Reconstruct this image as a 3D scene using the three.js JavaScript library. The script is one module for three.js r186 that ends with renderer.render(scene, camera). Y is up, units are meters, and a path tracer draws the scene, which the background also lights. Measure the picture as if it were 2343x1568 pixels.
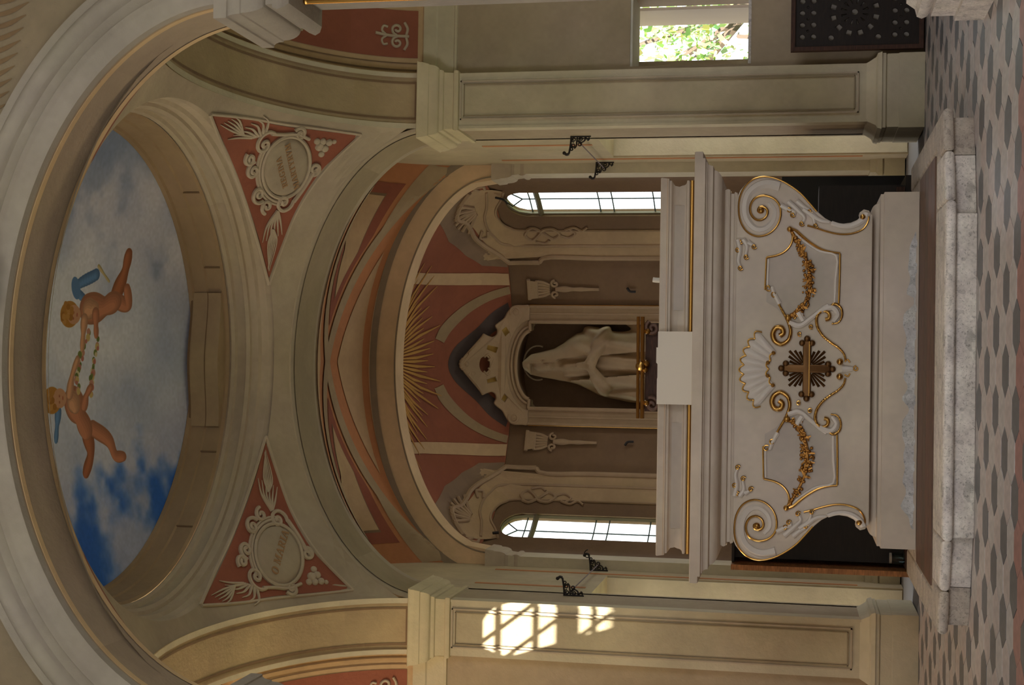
import * as THREE from 'three';
import { RectAreaLightUniformsLib } from 'three/addons/lights/RectAreaLightUniformsLib.js';
import { mergeGeometries, mergeVertices, toCreasedNormals } from 'three/addons/utils/BufferGeometryUtils.js';
import { MarchingCubes } from 'three/addons/objects/MarchingCubes.js';
import { FontLoader } from 'three/addons/loaders/FontLoader.js';
import { TextGeometry } from 'three/addons/geometries/TextGeometry.js';

// ---------------------------------------------------------------- camera, sky, sun, window light, exposure
const scene = new THREE.Scene();
const renderer = new THREE.WebGLRenderer({ antialias: true });
renderer.toneMapping = THREE.LinearToneMapping;
renderer.toneMappingExposure = 1.0;
renderer.shadowMap.enabled = true;
RectAreaLightUniformsLib.init();

const RAD = Math.PI / 180, V = (x, y, z) => new THREE.Vector3(x, y, z);
const camera = new THREE.PerspectiveCamera(26.73, 2343 / 1568, 0.05, 200);
{ // the photograph was taken upright and is shown lying on its side: the camera is turned a quarter about its axis
  const yaw = 0.955 * RAD, pitch = 11.297 * RAD, roll = 0.734 * RAD;
  const Ry = new THREE.Matrix4().makeRotationY(-yaw), Rx = new THREE.Matrix4().makeRotationX(pitch), Rz = new THREE.Matrix4().makeRotationZ(roll - Math.PI / 2);
  const m = Ry.multiply(Rx).multiply(Rz);
  camera.quaternion.setFromRotationMatrix(m);
  camera.position.set(-0.011, 0.716, 0);
}
scene.background = new THREE.Color().setRGB(3.2, 3.5, 3.7);

const SUN = V(0.2, -0.8, -0.56).normalize();
const sun = new THREE.DirectionalLight(new THREE.Color().setRGB(1.0, 0.93, 0.8), 26);
sun.position.copy(SUN).multiplyScalar(-25).add(V(-2, 2, -7)); sun.target.position.set(-2, 2, -7);
sun.castShadow = true; sun.shadow.mapSize.set(2048, 2048); Object.assign(sun.shadow.camera, { left: -14, right: 14, top: 14, bottom: -14, near: 1, far: 60 });
scene.add(sun, sun.target);

// daylight that comes in by the openings of the nave behind the camera and by openings added to the two arms: one area light in each opening
function daylight(w, h, pos, towards, radiance, rgb = [1.0, 0.97, 0.92]) {
  const l = new THREE.RectAreaLight(new THREE.Color().setRGB(...rgb), radiance, w, h);
  l.position.set(...pos); l.lookAt(...towards); scene.add(l); return l;
}
const COOL = [0.98, 0.96, 1.05];
for (const q of [1, -1]) daylight(3.8, 2.4, [q * 3.18, 2.6, 0.5], [0, 2.6, 0.5], 4.7, COOL);            // side windows of the nave
daylight(1.5, 0.75, [-3.97, 3.42, -7.3], [0, 3.42, -7.3], 15, [1.0, 0.80, 0.56]);                            // added warm fill in a made-up lunette of the left arm
daylight(1.0, 1.5, [3.97, 1.65, -7.45], [0, 1.65, -7.45], 1.2, COOL);                                      // added fill in an unseen end window of the right arm
daylight(0.78, 2.0, [1.98, 1.02, -9.97], [0, 1.02, -9.97], 0.9, [1.0, 0.96, 0.84]);                        // open doors of the sanctuary
daylight(0.78, 2.0, [-1.98, 1.02, -9.97], [0, 1.02, -9.97], 0.75, [1.0, 0.78, 0.56]);
for (const q of [1, -1]) daylight(0.34, 1.6, [q * 1.262, 2.1, -11.35], [q * 0.3, 2.1, -10.87], 3.5, COOL); // apse windows

// ---------------------------------------------------------------- helpers
let seed = 7; const rnd = () => ((seed = (seed * 1664525 + 1013904223) >>> 0) / 4294967296), rr = (a, b) => a + (b - a) * rnd();
const taken = {};
function numbered(n) { const k = taken[n] = (taken[n] ?? -1) + 1; return k ? n + '_' + String(k).padStart(3, '0') : n; }
const lerp = (a, b, t) => a + (b - a) * t, clamp = (v, a, b) => Math.min(b, Math.max(a, v));

function lattice(n, s) { // tileable value noise
  let q = s; const r = () => ((q = (q * 1664525 + 1013904223) >>> 0) / 4294967296), g = Float32Array.from({ length: n * n }, r);
  return (x, y) => { x *= n; y *= n; const i = Math.floor(x), j = Math.floor(y), f = x - i, h = y - j, u = f * f * (3 - 2 * f), v = h * h * (3 - 2 * h), m = (a) => ((a % n) + n) % n, G = (a, b) => g[m(b) * n + m(a)];
    return lerp(lerp(G(i, j), G(i + 1, j), u), lerp(G(i, j + 1), G(i + 1, j + 1), u), v); };
}
function noiseTex(size, fn, srgb = true) {
  const d = new Uint8Array(size * size * 4);
  for (let j = 0; j < size; j++) for (let i = 0; i < size; i++) { const c = fn(i / size, j / size), k = (j * size + i) * 4; for (let a = 0; a < 3; a++) d[k + a] = clamp(Math.round(255 * (Array.isArray(c) ? c[a] : c)), 0, 255); d[k + 3] = 255; }
  const t = new THREE.DataTexture(d, size, size); t.wrapS = t.wrapT = THREE.RepeatWrapping; t.magFilter = THREE.LinearFilter; t.minFilter = THREE.LinearMipmapLinearFilter; t.generateMipmaps = true;
  if (srgb) t.colorSpace = THREE.SRGBColorSpace; t.needsUpdate = true; return t;
}
const n4 = lattice(4, 11), n9 = lattice(9, 5), n23 = lattice(23, 3), n61 = lattice(61, 9), n151 = lattice(151, 21);
const plasterMap = noiseTex(512, (x, y) => { const v = 0.45 * n4(x, y) + 0.25 * n9(x, y) + 0.16 * n23(x, y) + 0.14 * n61(x, y); const k = 0.84 + 0.2 * v; return [k, k * (0.99 + 0.015 * n9(y, x)), k * (0.965 + 0.05 * n4(y, x))]; });
const plasterBump = noiseTex(512, (x, y) => 0.4 * n23(x, y) + 0.35 * n61(x, y) + 0.25 * n151(x, y), false);
const stoneMap = noiseTex(512, (x, y) => { const s = n151(x, y), p = n23(x, y), v = 0.78 + 0.14 * n9(x, y) + 0.1 * n61(x, y) - (s > 0.8 ? 0.14 : 0) - (p > 0.78 ? 0.1 : 0); return [v, v * (0.985 + 0.02 * n9(y, x)), v * (0.96 + 0.04 * n4(x, y))]; });
const woodMap = noiseTex(512, (x, y) => { const v = 0.62 + 0.22 * n151(x * 0.12, y) + 0.16 * n61(x * 0.3, y); return [v, v * 0.96, v * 0.92]; });
const tileMap = noiseTex(256, (x, y) => 0.8 + 0.12 * n23(x, y) + 0.1 * n61(x, y));
const tiled = (t, r) => { const c = t.clone(); c.repeat.set(r, r); c.needsUpdate = true; return c; };
const pm = tiled(plasterMap, 0.7), pb = tiled(plasterBump, 1.3), sm = tiled(stoneMap, 1.6);
const std = (rgb, o = {}) => new THREE.MeshStandardMaterial({ color: new THREE.Color().setRGB(...rgb), roughness: 0.85, side: THREE.DoubleSide, ...o });
const plaster = (rgb, o = {}) => std(rgb, { map: pm, bumpMap: pb, bumpScale: 0.002, roughness: 0.9, ...o });

const M = {
  sanctuary: plaster([0.54, 0.44, 0.29]), jamb: plaster([0.58, 0.51, 0.39]), band: plaster([0.46, 0.34, 0.19]),
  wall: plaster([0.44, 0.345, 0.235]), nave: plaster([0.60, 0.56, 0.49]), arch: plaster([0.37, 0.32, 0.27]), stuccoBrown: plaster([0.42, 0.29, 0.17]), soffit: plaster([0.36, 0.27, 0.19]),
  pilaster: plaster([0.62, 0.54, 0.38]), panel: plaster([0.56, 0.47, 0.31]), capital: plaster([0.66, 0.56, 0.36]),
  vault: plaster([0.60, 0.41, 0.225]), vaultDark: plaster([0.36, 0.25, 0.13]), beige: plaster([0.46, 0.375, 0.265]), olive: plaster([0.38, 0.30, 0.185]),
  red: plaster([0.33, 0.105, 0.058]), orange: plaster([0.58, 0.25, 0.105]), redDeep: plaster([0.30, 0.095, 0.045]),
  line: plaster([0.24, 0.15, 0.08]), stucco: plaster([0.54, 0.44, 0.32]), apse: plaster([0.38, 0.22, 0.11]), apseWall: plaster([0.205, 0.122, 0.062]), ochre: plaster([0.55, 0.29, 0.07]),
  white: plaster([0.74, 0.70, 0.62]), grey: plaster([0.56, 0.54, 0.50]),
  altar: std([0.62, 0.53, 0.44], { map: pm, bumpMap: pb, bumpScale: 0.0008, roughness: 0.62 }), altarPanel: std([0.52, 0.45, 0.39], { map: pm, roughness: 0.6 }), altarRelief: std([0.60, 0.54, 0.48], { roughness: 0.5 }),
  gold: std([0.48, 0.27, 0.075], { metalness: 1, roughness: 0.26 }), goldDark: std([0.125, 0.06, 0.02], { metalness: 0.8, roughness: 0.42 }), goldDull: std([0.34, 0.16, 0.04], { metalness: 0.95, roughness: 0.36 }), goldPaint: plaster([0.62, 0.40, 0.09], { roughness: 0.6 }),
  stone: std([0.76, 0.70, 0.66], { map: sm, bumpMap: pb, bumpScale: 0.003, roughness: 0.7 }), stoneWarm: std([0.54, 0.47, 0.41], { map: sm, bumpMap: pb, bumpScale: 0.003, roughness: 0.72 }),
  wood: std([0.16, 0.08, 0.05], { map: tiled(woodMap, 1.2), roughness: 0.6 }), woodDark: std([0.022, 0.014, 0.011], { map: tiled(woodMap, 1.2), roughness: 0.5 }), woodRed: std([0.085, 0.036, 0.02], { map: tiled(woodMap, 2), roughness: 0.75 }), woodLit: std([0.58, 0.27, 0.10], { map: tiled(woodMap, 1.5), roughness: 0.55 }),
  iron: std([0.018, 0.013, 0.010], { roughness: 0.6, metalness: 0.3 }), card: std([0.66, 0.60, 0.51], { roughness: 0.8 }), peel: std([0.66, 0.655, 0.66], { map: sm, roughness: 0.9 }),
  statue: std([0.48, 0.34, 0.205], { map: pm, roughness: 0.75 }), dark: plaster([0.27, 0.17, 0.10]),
  tileDark: std([0.14, 0.137, 0.143], { map: tileMap, roughness: 0.42 }), tileLight: std([0.56, 0.505, 0.475], { map: tileMap, roughness: 0.42 }), tilePink: std([0.57, 0.475, 0.44], { map: tileMap, roughness: 0.42 }), tileRed: std([0.42, 0.20, 0.17], { map: tileMap, roughness: 0.42 }), grout: std([0.14, 0.125, 0.115]),
  glass: new THREE.MeshPhysicalMaterial({ color: 0xffffff, transmission: 1, thickness: 0, roughness: 0.02, ior: 1.45 }), frameGreen: std([0.16, 0.13, 0.07], { roughness: 0.6 }), lead: std([0.05, 0.07, 0.065], { roughness: 0.5, metalness: 0.4 }),
  bark: std([0.10, 0.07, 0.05]), leaf: std([0.42, 0.50, 0.20], { roughness: 0.7 }), grass: std([0.16, 0.22, 0.07]), terracotta: std([0.60, 0.33, 0.18], { map: tileMap, roughness: 0.7 }),
};

function geo(pos, idx, uv) { const g = new THREE.BufferGeometry(); g.setAttribute('position', new THREE.Float32BufferAttribute(pos, 3)); if (idx) g.setIndex(idx); if (uv) g.setAttribute('uv', new THREE.Float32BufferAttribute(uv, 2)); return g; }
function metric(g) { // uv in metres, by the direction each face looks
  g = g.index ? g.toNonIndexed() : g; const p = g.attributes.position, uv = new Float32Array(p.count * 2), a = V(), b = V(), c = V(), n = V();
  for (let i = 0; i < p.count; i += 3) { a.fromBufferAttribute(p, i); b.fromBufferAttribute(p, i + 1); c.fromBufferAttribute(p, i + 2); n.crossVectors(b.clone().sub(a), c.clone().sub(a)); const ax = Math.abs(n.x), ay = Math.abs(n.y), az = Math.abs(n.z);
    [a, b, c].forEach((q, k) => { const [u, v] = ax > ay && ax > az ? [q.z, q.y] : ay > az ? [q.x, q.z] : [q.x, q.y]; uv[(i + k) * 2] = u; uv[(i + k) * 2 + 1] = v; }); }
  g.setAttribute('uv', new THREE.BufferAttribute(uv, 2)); return g;
}
function join(gs, { crease = 0.6, keepUV = false } = {}) {
  gs = (Array.isArray(gs) ? gs : [gs]).filter(Boolean).map((g) => { let q = g.index ? g.toNonIndexed() : g.clone(); for (const k of Object.keys(q.attributes)) if (k !== 'position' && !(k === 'uv' && keepUV)) q.deleteAttribute(k); return q; });
  let g = gs.length > 1 ? mergeGeometries(gs) : gs[0];
  if (!keepUV) g = metric(g);
  return toCreasedNormals(g, crease);
}
function obj(name, gs, mat, parent = scene, opt) {
  const m = new THREE.Mesh(join(gs, opt), mat); m.name = parent === scene ? numbered(name) : name; m.castShadow = m.receiveShadow = true; parent.add(m); return m;
}
function tag(o, label, category, group, kind) { o.userData.label = label; o.userData.category = category; if (group) o.userData.group = group; if (kind) o.userData.kind = kind; return o; }
function thing(name, label, category, pos = [0, 0, 0], group, kind) { const o = new THREE.Group(); o.name = numbered(name); o.position.set(...pos); scene.add(o); return tag(o, label, category, group, kind); }
const struct = (name, label, category, gs, mat, opt) => tag(obj(name, gs, mat, scene, opt), label, category, null, 'structure');
const bx = (x0, x1, y0, y1, z0, z1) => { const g = new THREE.BoxGeometry(Math.abs(x1 - x0), Math.abs(y1 - y0), Math.abs(z1 - z0)); g.translate((x0 + x1) / 2, (y0 + y1) / 2, (z0 + z1) / 2); return g; };
function grid(nu, nv, fn) { const p = [], ix = []; for (let j = 0; j <= nv; j++) for (let i = 0; i <= nu; i++) { const q = fn(i / nu, j / nv); p.push(q.x ?? q[0], q.y ?? q[1], q.z ?? q[2]); } for (let j = 0; j < nv; j++) for (let i = 0; i < nu; i++) { const a = j * (nu + 1) + i; ix.push(a, a + 1, a + nu + 2, a, a + nu + 2, a + nu + 1); } return geo(p, ix); }
// closed rings of equal point count, joined; caps at both ends
function loft(rings, caps = true) { const n = rings[0].length, p = rings.flat(2), ix = []; for (let k = 0; k < rings.length - 1; k++) for (let i = 0; i < n; i++) { const a = k * n + i, b = k * n + (i + 1) % n; ix.push(a, b, b + n, a, b + n, a + n); } if (caps) for (const k of [0, rings.length - 1]) for (let i = 1; i < n - 1; i++) ix.push(k * n, k * n + i, k * n + i + 1); return geo(p, ix); }
// a rectangle [x0,x1,z0,z1] with a profile [[y, projection], ...]: cornices, bases, capitals, the altar's mouldings
const stack = ([x0, x1, z0, z1], prof) => loft(prof.map(([y, e, ez = e]) => [[x0 - e, y, z0 - ez], [x1 + e, y, z0 - ez], [x1 + e, y, z1 + ez], [x0 - e, y, z1 + ez]]));
function arcProf(y0, y1, e0, e1, n, bulge) { const o = []; for (let i = 0; i <= n; i++) { const t = i / n, a = t * Math.PI / 2; o.push([lerp(y0, y1, bulge ? Math.sin(a) : 1 - Math.cos(a)), lerp(e0, e1, bulge ? 1 - Math.cos(a) : Math.sin(a))]); } return o; }
const curve = (pts, n = 8, closed = false) => pts.length < 3 ? pts.map((p) => V(...(p.toArray?.() ?? p))) : new THREE.CatmullRomCurve3(pts.map((p) => p.isVector3 ? p : V(...p)), closed, 'centripetal').getPoints((pts.length - (closed ? 0 : 1)) * n);
function sweep(pts, rad, sides = 7, flat = 1, up) { // tapered tube along points; rad number or fn(t); flat squeezes it along "up"
  const n = pts.length, rings = []; let prev = null;
  for (let i = 0; i < n; i++) {
    const t = pts[Math.min(n - 1, i + 1)].clone().sub(pts[Math.max(0, i - 1)]).normalize(); let a = up ? up.clone() : prev ? prev.clone() : Math.abs(t.y) < 0.9 ? V(0, 1, 0) : V(1, 0, 0);
    a.addScaledVector(t, -a.dot(t)).normalize(); prev = a; const b = V().crossVectors(t, a), r = typeof rad === 'function' ? rad(i / (n - 1)) : rad;
    rings.push(Array.from({ length: sides }, (_, k) => { const w = k / sides * Math.PI * 2; return pts[i].clone().addScaledVector(a, Math.cos(w) * r * flat).addScaledVector(b, Math.sin(w) * r).toArray(); }));
  }
  return loft(rings);
}
const ball = (p, r, s = 8) => { const g = new THREE.SphereGeometry(r, s, Math.max(4, s - 2)); g.translate(p.x, p.y, p.z); return g; };
// walls: P(s, y, d) maps (along, height, depth) to a point; holes cut through
function wall({ P, s0, s1, n = 1, y0, y1, d, holes = [] }) {
  const ss = new Set(); for (let i = 0; i <= n; i++) ss.add(lerp(s0, s1, i / n)); for (const h of holes) for (let i = 0; i <= (h.n ?? 1); i++) ss.add(lerp(h.a, h.b, i / (h.n ?? 1)));
  const S = [...ss].sort((a, b) => a - b), top = typeof y1 === 'function' ? y1 : () => y1, p = [], ix = [];
  const quad = (a, b, c, e) => { const k = p.length / 3; for (const q of [a, b, c, e]) p.push(...q); ix.push(k, k + 1, k + 2, k, k + 2, k + 3); };
  const strip = (a, b, la, lb, ha, hb) => { for (const dd of [0, d]) quad(P(a, la, dd), P(b, lb, dd), P(b, hb, dd), P(a, ha, dd)); };
  for (let i = 0; i < S.length - 1; i++) {
    const a = S[i], b = S[i + 1]; if (b - a < 1e-6) continue; const m = (a + b) / 2, hs = holes.filter((h) => m > h.a && m < h.b).sort((u, v) => u.sill - v.sill); let la = y0, lb = y0;
    for (const h of hs) { const H = typeof h.head === 'function' ? h.head : () => h.head; if (h.sill > y0) { strip(a, b, la, lb, h.sill, h.sill); quad(P(a, h.sill, 0), P(b, h.sill, 0), P(b, h.sill, d), P(a, h.sill, d)); } la = H(a); lb = H(b); quad(P(a, la, 0), P(b, lb, 0), P(b, lb, d), P(a, la, d)); }
    strip(a, b, la, lb, top(a), top(b)); quad(P(a, top(a), 0), P(b, top(b), 0), P(b, top(b), d), P(a, top(a), d));
  }
  for (const h of holes) for (const s of [h.a, h.b]) { const H = typeof h.head === 'function' ? h.head(s) : h.head; if (H > h.sill) quad(P(s, h.sill, 0), P(s, H, 0), P(s, H, d), P(s, h.sill, d)); }
  for (const s of [s0, s1]) quad(P(s, y0, 0), P(s, top(s), 0), P(s, top(s), d), P(s, y0, d));
  return geo(p, ix);
}
// drawing on a surface F(p)=0: a sheet of paper (origin, right, up) laid against it; h stands proud into the room
function drape(F, O, right, up, into) {
  const e1 = right.clone().normalize(), n = V().crossVectors(e1, up).normalize(); if (n.dot(into) < 0) n.negate(); const e2 = up.clone().addScaledVector(e1, -up.dot(e1)).normalize(), g = (p) => { const e = 1e-4; return V(F(p.clone().setX(p.x + e)) - F(p), F(p.clone().setY(p.y + e)) - F(p), F(p.clone().setZ(p.z + e)) - F(p)).divideScalar(e); };
  return (a, b, h = 0) => { const p = O.clone().addScaledVector(e1, a).addScaledVector(e2, b); for (let k = 0; k < 12; k++) { const f = F(p), s = g(p).dot(n); if (Math.abs(f) < 1e-7 || Math.abs(s) < 1e-6) break; p.addScaledVector(n, clamp(-f / s, -0.3, 0.3)); } const q = g(p).normalize(); if (q.dot(into) < 0) q.negate(); return p.addScaledVector(q, h); };
}
const dTube = (D, pts, r, h = 0.004, n = 6, closed) => sweep(curve(pts.map(([a, b]) => D(a, b, h)), n, closed), r, 6);
const spiralPts = (ca, cb, r0, r1, a0, turns, n = 22) => Array.from({ length: n + 1 }, (_, i) => { const t = i / n, r = r0 * Math.pow(r1 / r0, t), a = a0 + turns * Math.PI * 2 * t; return [ca + r * Math.cos(a), cb + r * Math.sin(a)]; });
const dRibbon = (D, A, B, nu, nv, h = 0.003) => grid(nu, nv, (u, v) => { const p = A(u), q = B(u); return D(lerp(p[0], q[0], v), lerp(p[1], q[1], v), h); });
const poly = (pts) => { const L = [0]; for (let i = 1; i < pts.length; i++) L.push(L[i - 1] + Math.hypot(pts[i][0] - pts[i - 1][0], pts[i][1] - pts[i - 1][1])); return (t) => { const s = t * L.at(-1); let i = 1; while (i < pts.length - 1 && L[i] < s) i++; const f = (s - L[i - 1]) / (L[i] - L[i - 1] || 1); return [lerp(pts[i - 1][0], pts[i][0], f), lerp(pts[i - 1][1], pts[i][1], f)]; }; };
const smooth2 = (pts, n = 8) => curve(pts.map(([a, b]) => V(a, b, 0)), n).map((p) => [p.x, p.y]);
const dDisc = (D, ca, cb, ra, rb, h0, h1, n = 28) => grid(n, 5, (u, v) => { const w = u * Math.PI * 2, k = Math.sin(v * Math.PI / 2); return D(ca + ra * k * Math.cos(w), cb + rb * k * Math.sin(w), lerp(h1, h0, v * v * v)); });

// ---------------------------------------------------------------- the plan (metres): chapel floor y = 0, axis x = 0, altar to -z
const W = 1.515, ZB = -9.0, ZW = -9.1, ZC = -7.45, CC = 1.55, SPR = 3.05, RISE = 0.95, WT = 0.42;
const elli = (a, b, y0) => (x) => y0 + b * Math.sqrt(Math.max(0, 1 - (x / a) ** 2));
const flatX = (z, dir) => (s, y, d) => [s, y, z + dir * d], flatZ = (x, dir) => (s, y, d) => [x + dir * d, y, s];

// floor of the chapel: hexagonal cement tiles, one dark in three
{
  const f = thing('floor', 'chapel floor of dark and pale hexagonal cement tiles', 'floor', [0, 0, 0], null, 'structure');
  obj('bedding', bx(-4.2, 4.2, -0.25, -0.008, -4.75, -13.2), M.grout, f);
  const s = 0.0985, h = Math.sqrt(3) * s, list = [];
  const hex = new THREE.CylinderGeometry(s - 0.0022, s - 0.0016, 0.010, 6, 1, false, Math.PI / 6); hex.translate(0, -0.005, 0);
  const hexGeo = join(hex, { crease: 0.3 });
  for (let i = -26; i <= 26; i++) for (let j = 0; j < 48; j++) {
    const x = i * 1.5 * s, z = -4.86 - (j + (i & 1 ? 0.5 : 0)) * h; if (z < -9.0 || Math.abs(x) > 3.0) continue;
    if (Math.abs(x) < 0.98 && z < -6.45) continue;
    // colour by the three-fold lattice of a honeycomb
    const k = (((i & 1 ? j * 2 + 1 : j * 2) + 3 * i) / 1) | 0, c = (((k % 3) + 3) % 3), seen = Math.abs(x) < 0.235 * -z + 0.1;
    list.push({ x, z, c, key: seen ? -z : 100 - z });
  }
  list.sort((a, b) => a.key - b.key); const rest = { d: [], l: [], p: [], r: [] };
  list.forEach((t, n) => {
    const row = t.z > -5.08, mat = row ? (t.c === 0 ? M.tileDark : M.tileRed) : t.c === 0 ? M.tileDark : t.c === 1 ? M.tileLight : M.tilePink;
    const y = rr(-0.0012, 0.0008);
    if (n < 300) { const m = new THREE.Mesh(hexGeo, mat); m.name = 'tile'; m.position.set(t.x, y, t.z); m.castShadow = m.receiveShadow = true; f.add(m); }
    else { const g = hexGeo.clone(); g.translate(t.x, y, t.z); (mat === M.tileDark ? rest.d : mat === M.tileRed ? rest.r : mat === M.tileLight ? rest.l : rest.p).push(g); }
  });
  for (const [k, m] of [['d', M.tileDark], ['l', M.tileLight], ['p', M.tilePink], ['r', M.tileRed]]) if (rest[k].length) { const o = obj('tiles', rest[k], m, f, { crease: 0.3 }); o.userData.kind = 'stuff'; }
}
struct('floor_nave', 'grey stone floor of the nave below the chapel step', 'floor', [bx(-3.3, 3.3, -1.0, -0.85, 3.2, -4.75), bx(-3.3, 3.3, -0.85, -0.56, -4.75, -4.1), bx(-3.3, 3.3, -0.85, -0.28, -4.75, -4.45)], M.stoneWarm);
// unseen floor strip of the left arm, terracotta added to bounce warm sunlight
struct('floor_arm_bounce', 'terracotta strip added in the left arm to bounce warm light', 'floor', [bx(-4.0, -2.2, -0.2, 0.012, -9.05, -6.02)], M.terracotta);
struct('floor_sanctuary_bounce', 'pale stone slab added in sanctuary and apse to bounce light', 'floor', [bx(-1.3, 1.3, -0.2, 0.004, -9.6, -12.6)], M.stoneWarm);  // slab added to bounce light up into the sanctuary vault
struct('ground', 'grassy ground outside the chapel', 'ground', [bx(-40, 40, -1.3, -1.05, 30, -50)], M.grass);

// ---- nave behind the camera
const naveTop = 6.0;
for (const [q, side] of [[1, 'right'], [-1, 'left']]) struct('wall_nave_' + side, side + ' wall of the nave with one wide window', 'wall', [wall({ P: flatZ(3.2 * q, q), s0: -5.7, s1: 3.1, y0: -1, y1: naveTop, d: 0.4, holes: [{ a: -1.4, b: 2.4, sill: 1.4, head: 3.8 }] })], M.nave);
struct('wall_nave_rear', 'closed rear wall of the nave', 'wall', [bx(-3.6, 3.6, -1, naveTop, 3.05, 3.45)], M.nave);
struct('ceiling_nave', 'flat plaster ceiling of the nave', 'ceiling', [bx(-3.6, 3.6, naveTop, naveTop + 0.15, 3.5, -6.0)], M.nave);

// ---- the arch between nave and chapel
const FB = 1.035, fa = elli(1.5, FB, SPR);
{
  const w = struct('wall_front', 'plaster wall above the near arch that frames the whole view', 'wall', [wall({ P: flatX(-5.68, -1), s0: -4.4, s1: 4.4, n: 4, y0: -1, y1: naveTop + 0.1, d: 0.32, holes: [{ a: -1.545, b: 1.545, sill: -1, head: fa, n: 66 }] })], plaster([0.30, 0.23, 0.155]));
  // soffit lining and the moulded band on the nave side, both following the arch
  const ring = (e0, z0, e1, z1) => grid(80, 1, (u, v) => { const a = Math.PI * u, e = lerp(e0, e1, v); return [-(1.5 + e) * Math.cos(a), SPR + (FB + e) * Math.sin(a), lerp(z0, z1, v)]; });
  obj('soffit', [ring(-0.012, -5.65, -0.012, -6.01)], M.soffit, w);
  for (const [z, e] of [[-5.695, -0.016], [-6.0, -0.016]]) obj('soffit_fillet', [ring(e, z, e, z + (z > -5.7 ? -0.03 : 0.035)), ring(e, z, -0.012, z)], M.vault, w);
  const prof = [[-0.014, -0.1], [-0.014, -0.055], [0.0, -0.045], [0.05, -0.045], [0.06, -0.035], [0.075, -0.022], [0.09, -0.035], [0.13, -0.04], [0.14, -0.02], [0.16, -0.005], [0.18, -0.002], [0.2, -0.01], [0.215, -0.03], [0.25, -0.03], [0.255, -0.1]].map(([e, z]) => [e, z - 5.58]);
  obj('archivolt', prof.slice(1).map((q, i) => ring(prof[i][0], prof[i][1], q[0], q[1])), M.arch, w, { crease: 0.9 });
  // palm frond painted on the wall above the arch
  const Dw = drape((p) => p.z + 5.678, V(1.28, 4.34, -5.678), V(1, 0, 0), V(0, 1, 0), V(0, 0, 1));
  const fr = []; for (let i = 0; i < 12; i++) { const b = i * 0.055 - 0.25; fr.push(sweep(curve([[b, -0.05], [b + 0.02, -0.15], [b + 0.06, -0.24]].map(([a, c]) => Dw(a, c + i * -0.012, 0.001))), (t) => 0.011 * Math.sin(Math.PI * (0.1 + 0.85 * t)), 5, 0.2, V(0, 0, 1))); }
  obj('painted_palm_frond', fr, M.line, w);
}
// impost and base of the right pier of the near arch, with its gilded rod
for (const sx of [1, -1]) {
  const X = (a, b) => sx > 0 ? [a, b] : [-b, -a];
  const t = thing('trim', (sx > 0 ? 'pale moulded impost and shaft carrying the near arch at the frame edge' : 'matching impost and shaft of the near arch on the other side'), 'pier', [0, 0, 0], null, 'structure');
  t.name = sx > 0 ? 'trim_1' : 'trim_2';
  obj('shaft', [bx(...X(1.54, 1.9), 0.3, 2.86, -5.64, -6.02)], M.arch, t);
  obj('impost', [stack([...X(1.47, 1.95), -6.04, -5.62], [[2.80, 0.0], [2.815, 0.02], [2.84, 0.03], [2.865, 0.02], [2.87, 0.0], ...arcProf(2.90, 2.99, 0.004, 0.045, 6, false), [2.995, 0.05], ...arcProf(3.0, 3.045, 0.05, 0.068, 4, true), [3.05, 0.07], [3.10, 0.07]])], M.arch, t, { crease: 0.7 });
  obj('base', [stack([...X(1.49, 1.95), -6.04, -5.62], [[0, 0.062], [0.115, 0.062], [0.117, 0.045], [0.21, 0.045], [0.212, 0.03], [0.225, 0.045], [0.245, 0.052], [0.265, 0.045], [0.275, 0.02], [0.31, 0.0]])], M.stone, t, { crease: 0.7 });
  const xg = 1.522 * sx; obj('gilded_rod', [sweep([V(xg, 0.34, -5.80), V(xg, 2.79, -5.80)], 0.012, 10), ball(V(xg, 2.79, -5.80), 0.014)], M.gold, t);
}
{ // gilded cartouche on the keystone, only its lower tip in view
  const k = thing('keystone_cartouche', 'gilded cartouche at the crown of the near arch, cut by the frame', 'cartouche', [0, 0, 0]);
  const D = drape((p) => p.z + 5.5, V(0.3, 4.16, -5.5), V(1, 0, 0), V(0, 1, 0), V(0, 0, 1));
  obj('shield', [dDisc(D, 0.0, 0.07, 0.15, 0.2, 0.0, 0.06)], M.goldDull, k); obj('scroll', [dTube(D, spiralPts(0.27, -0.045, 0.055, 0.012, -2, 1.4), 0.012, 0.02), dTube(D, spiralPts(-0.27, -0.05, 0.05, 0.01, -1, -1.4), 0.011, 0.02)], M.gold, k);
}

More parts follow.
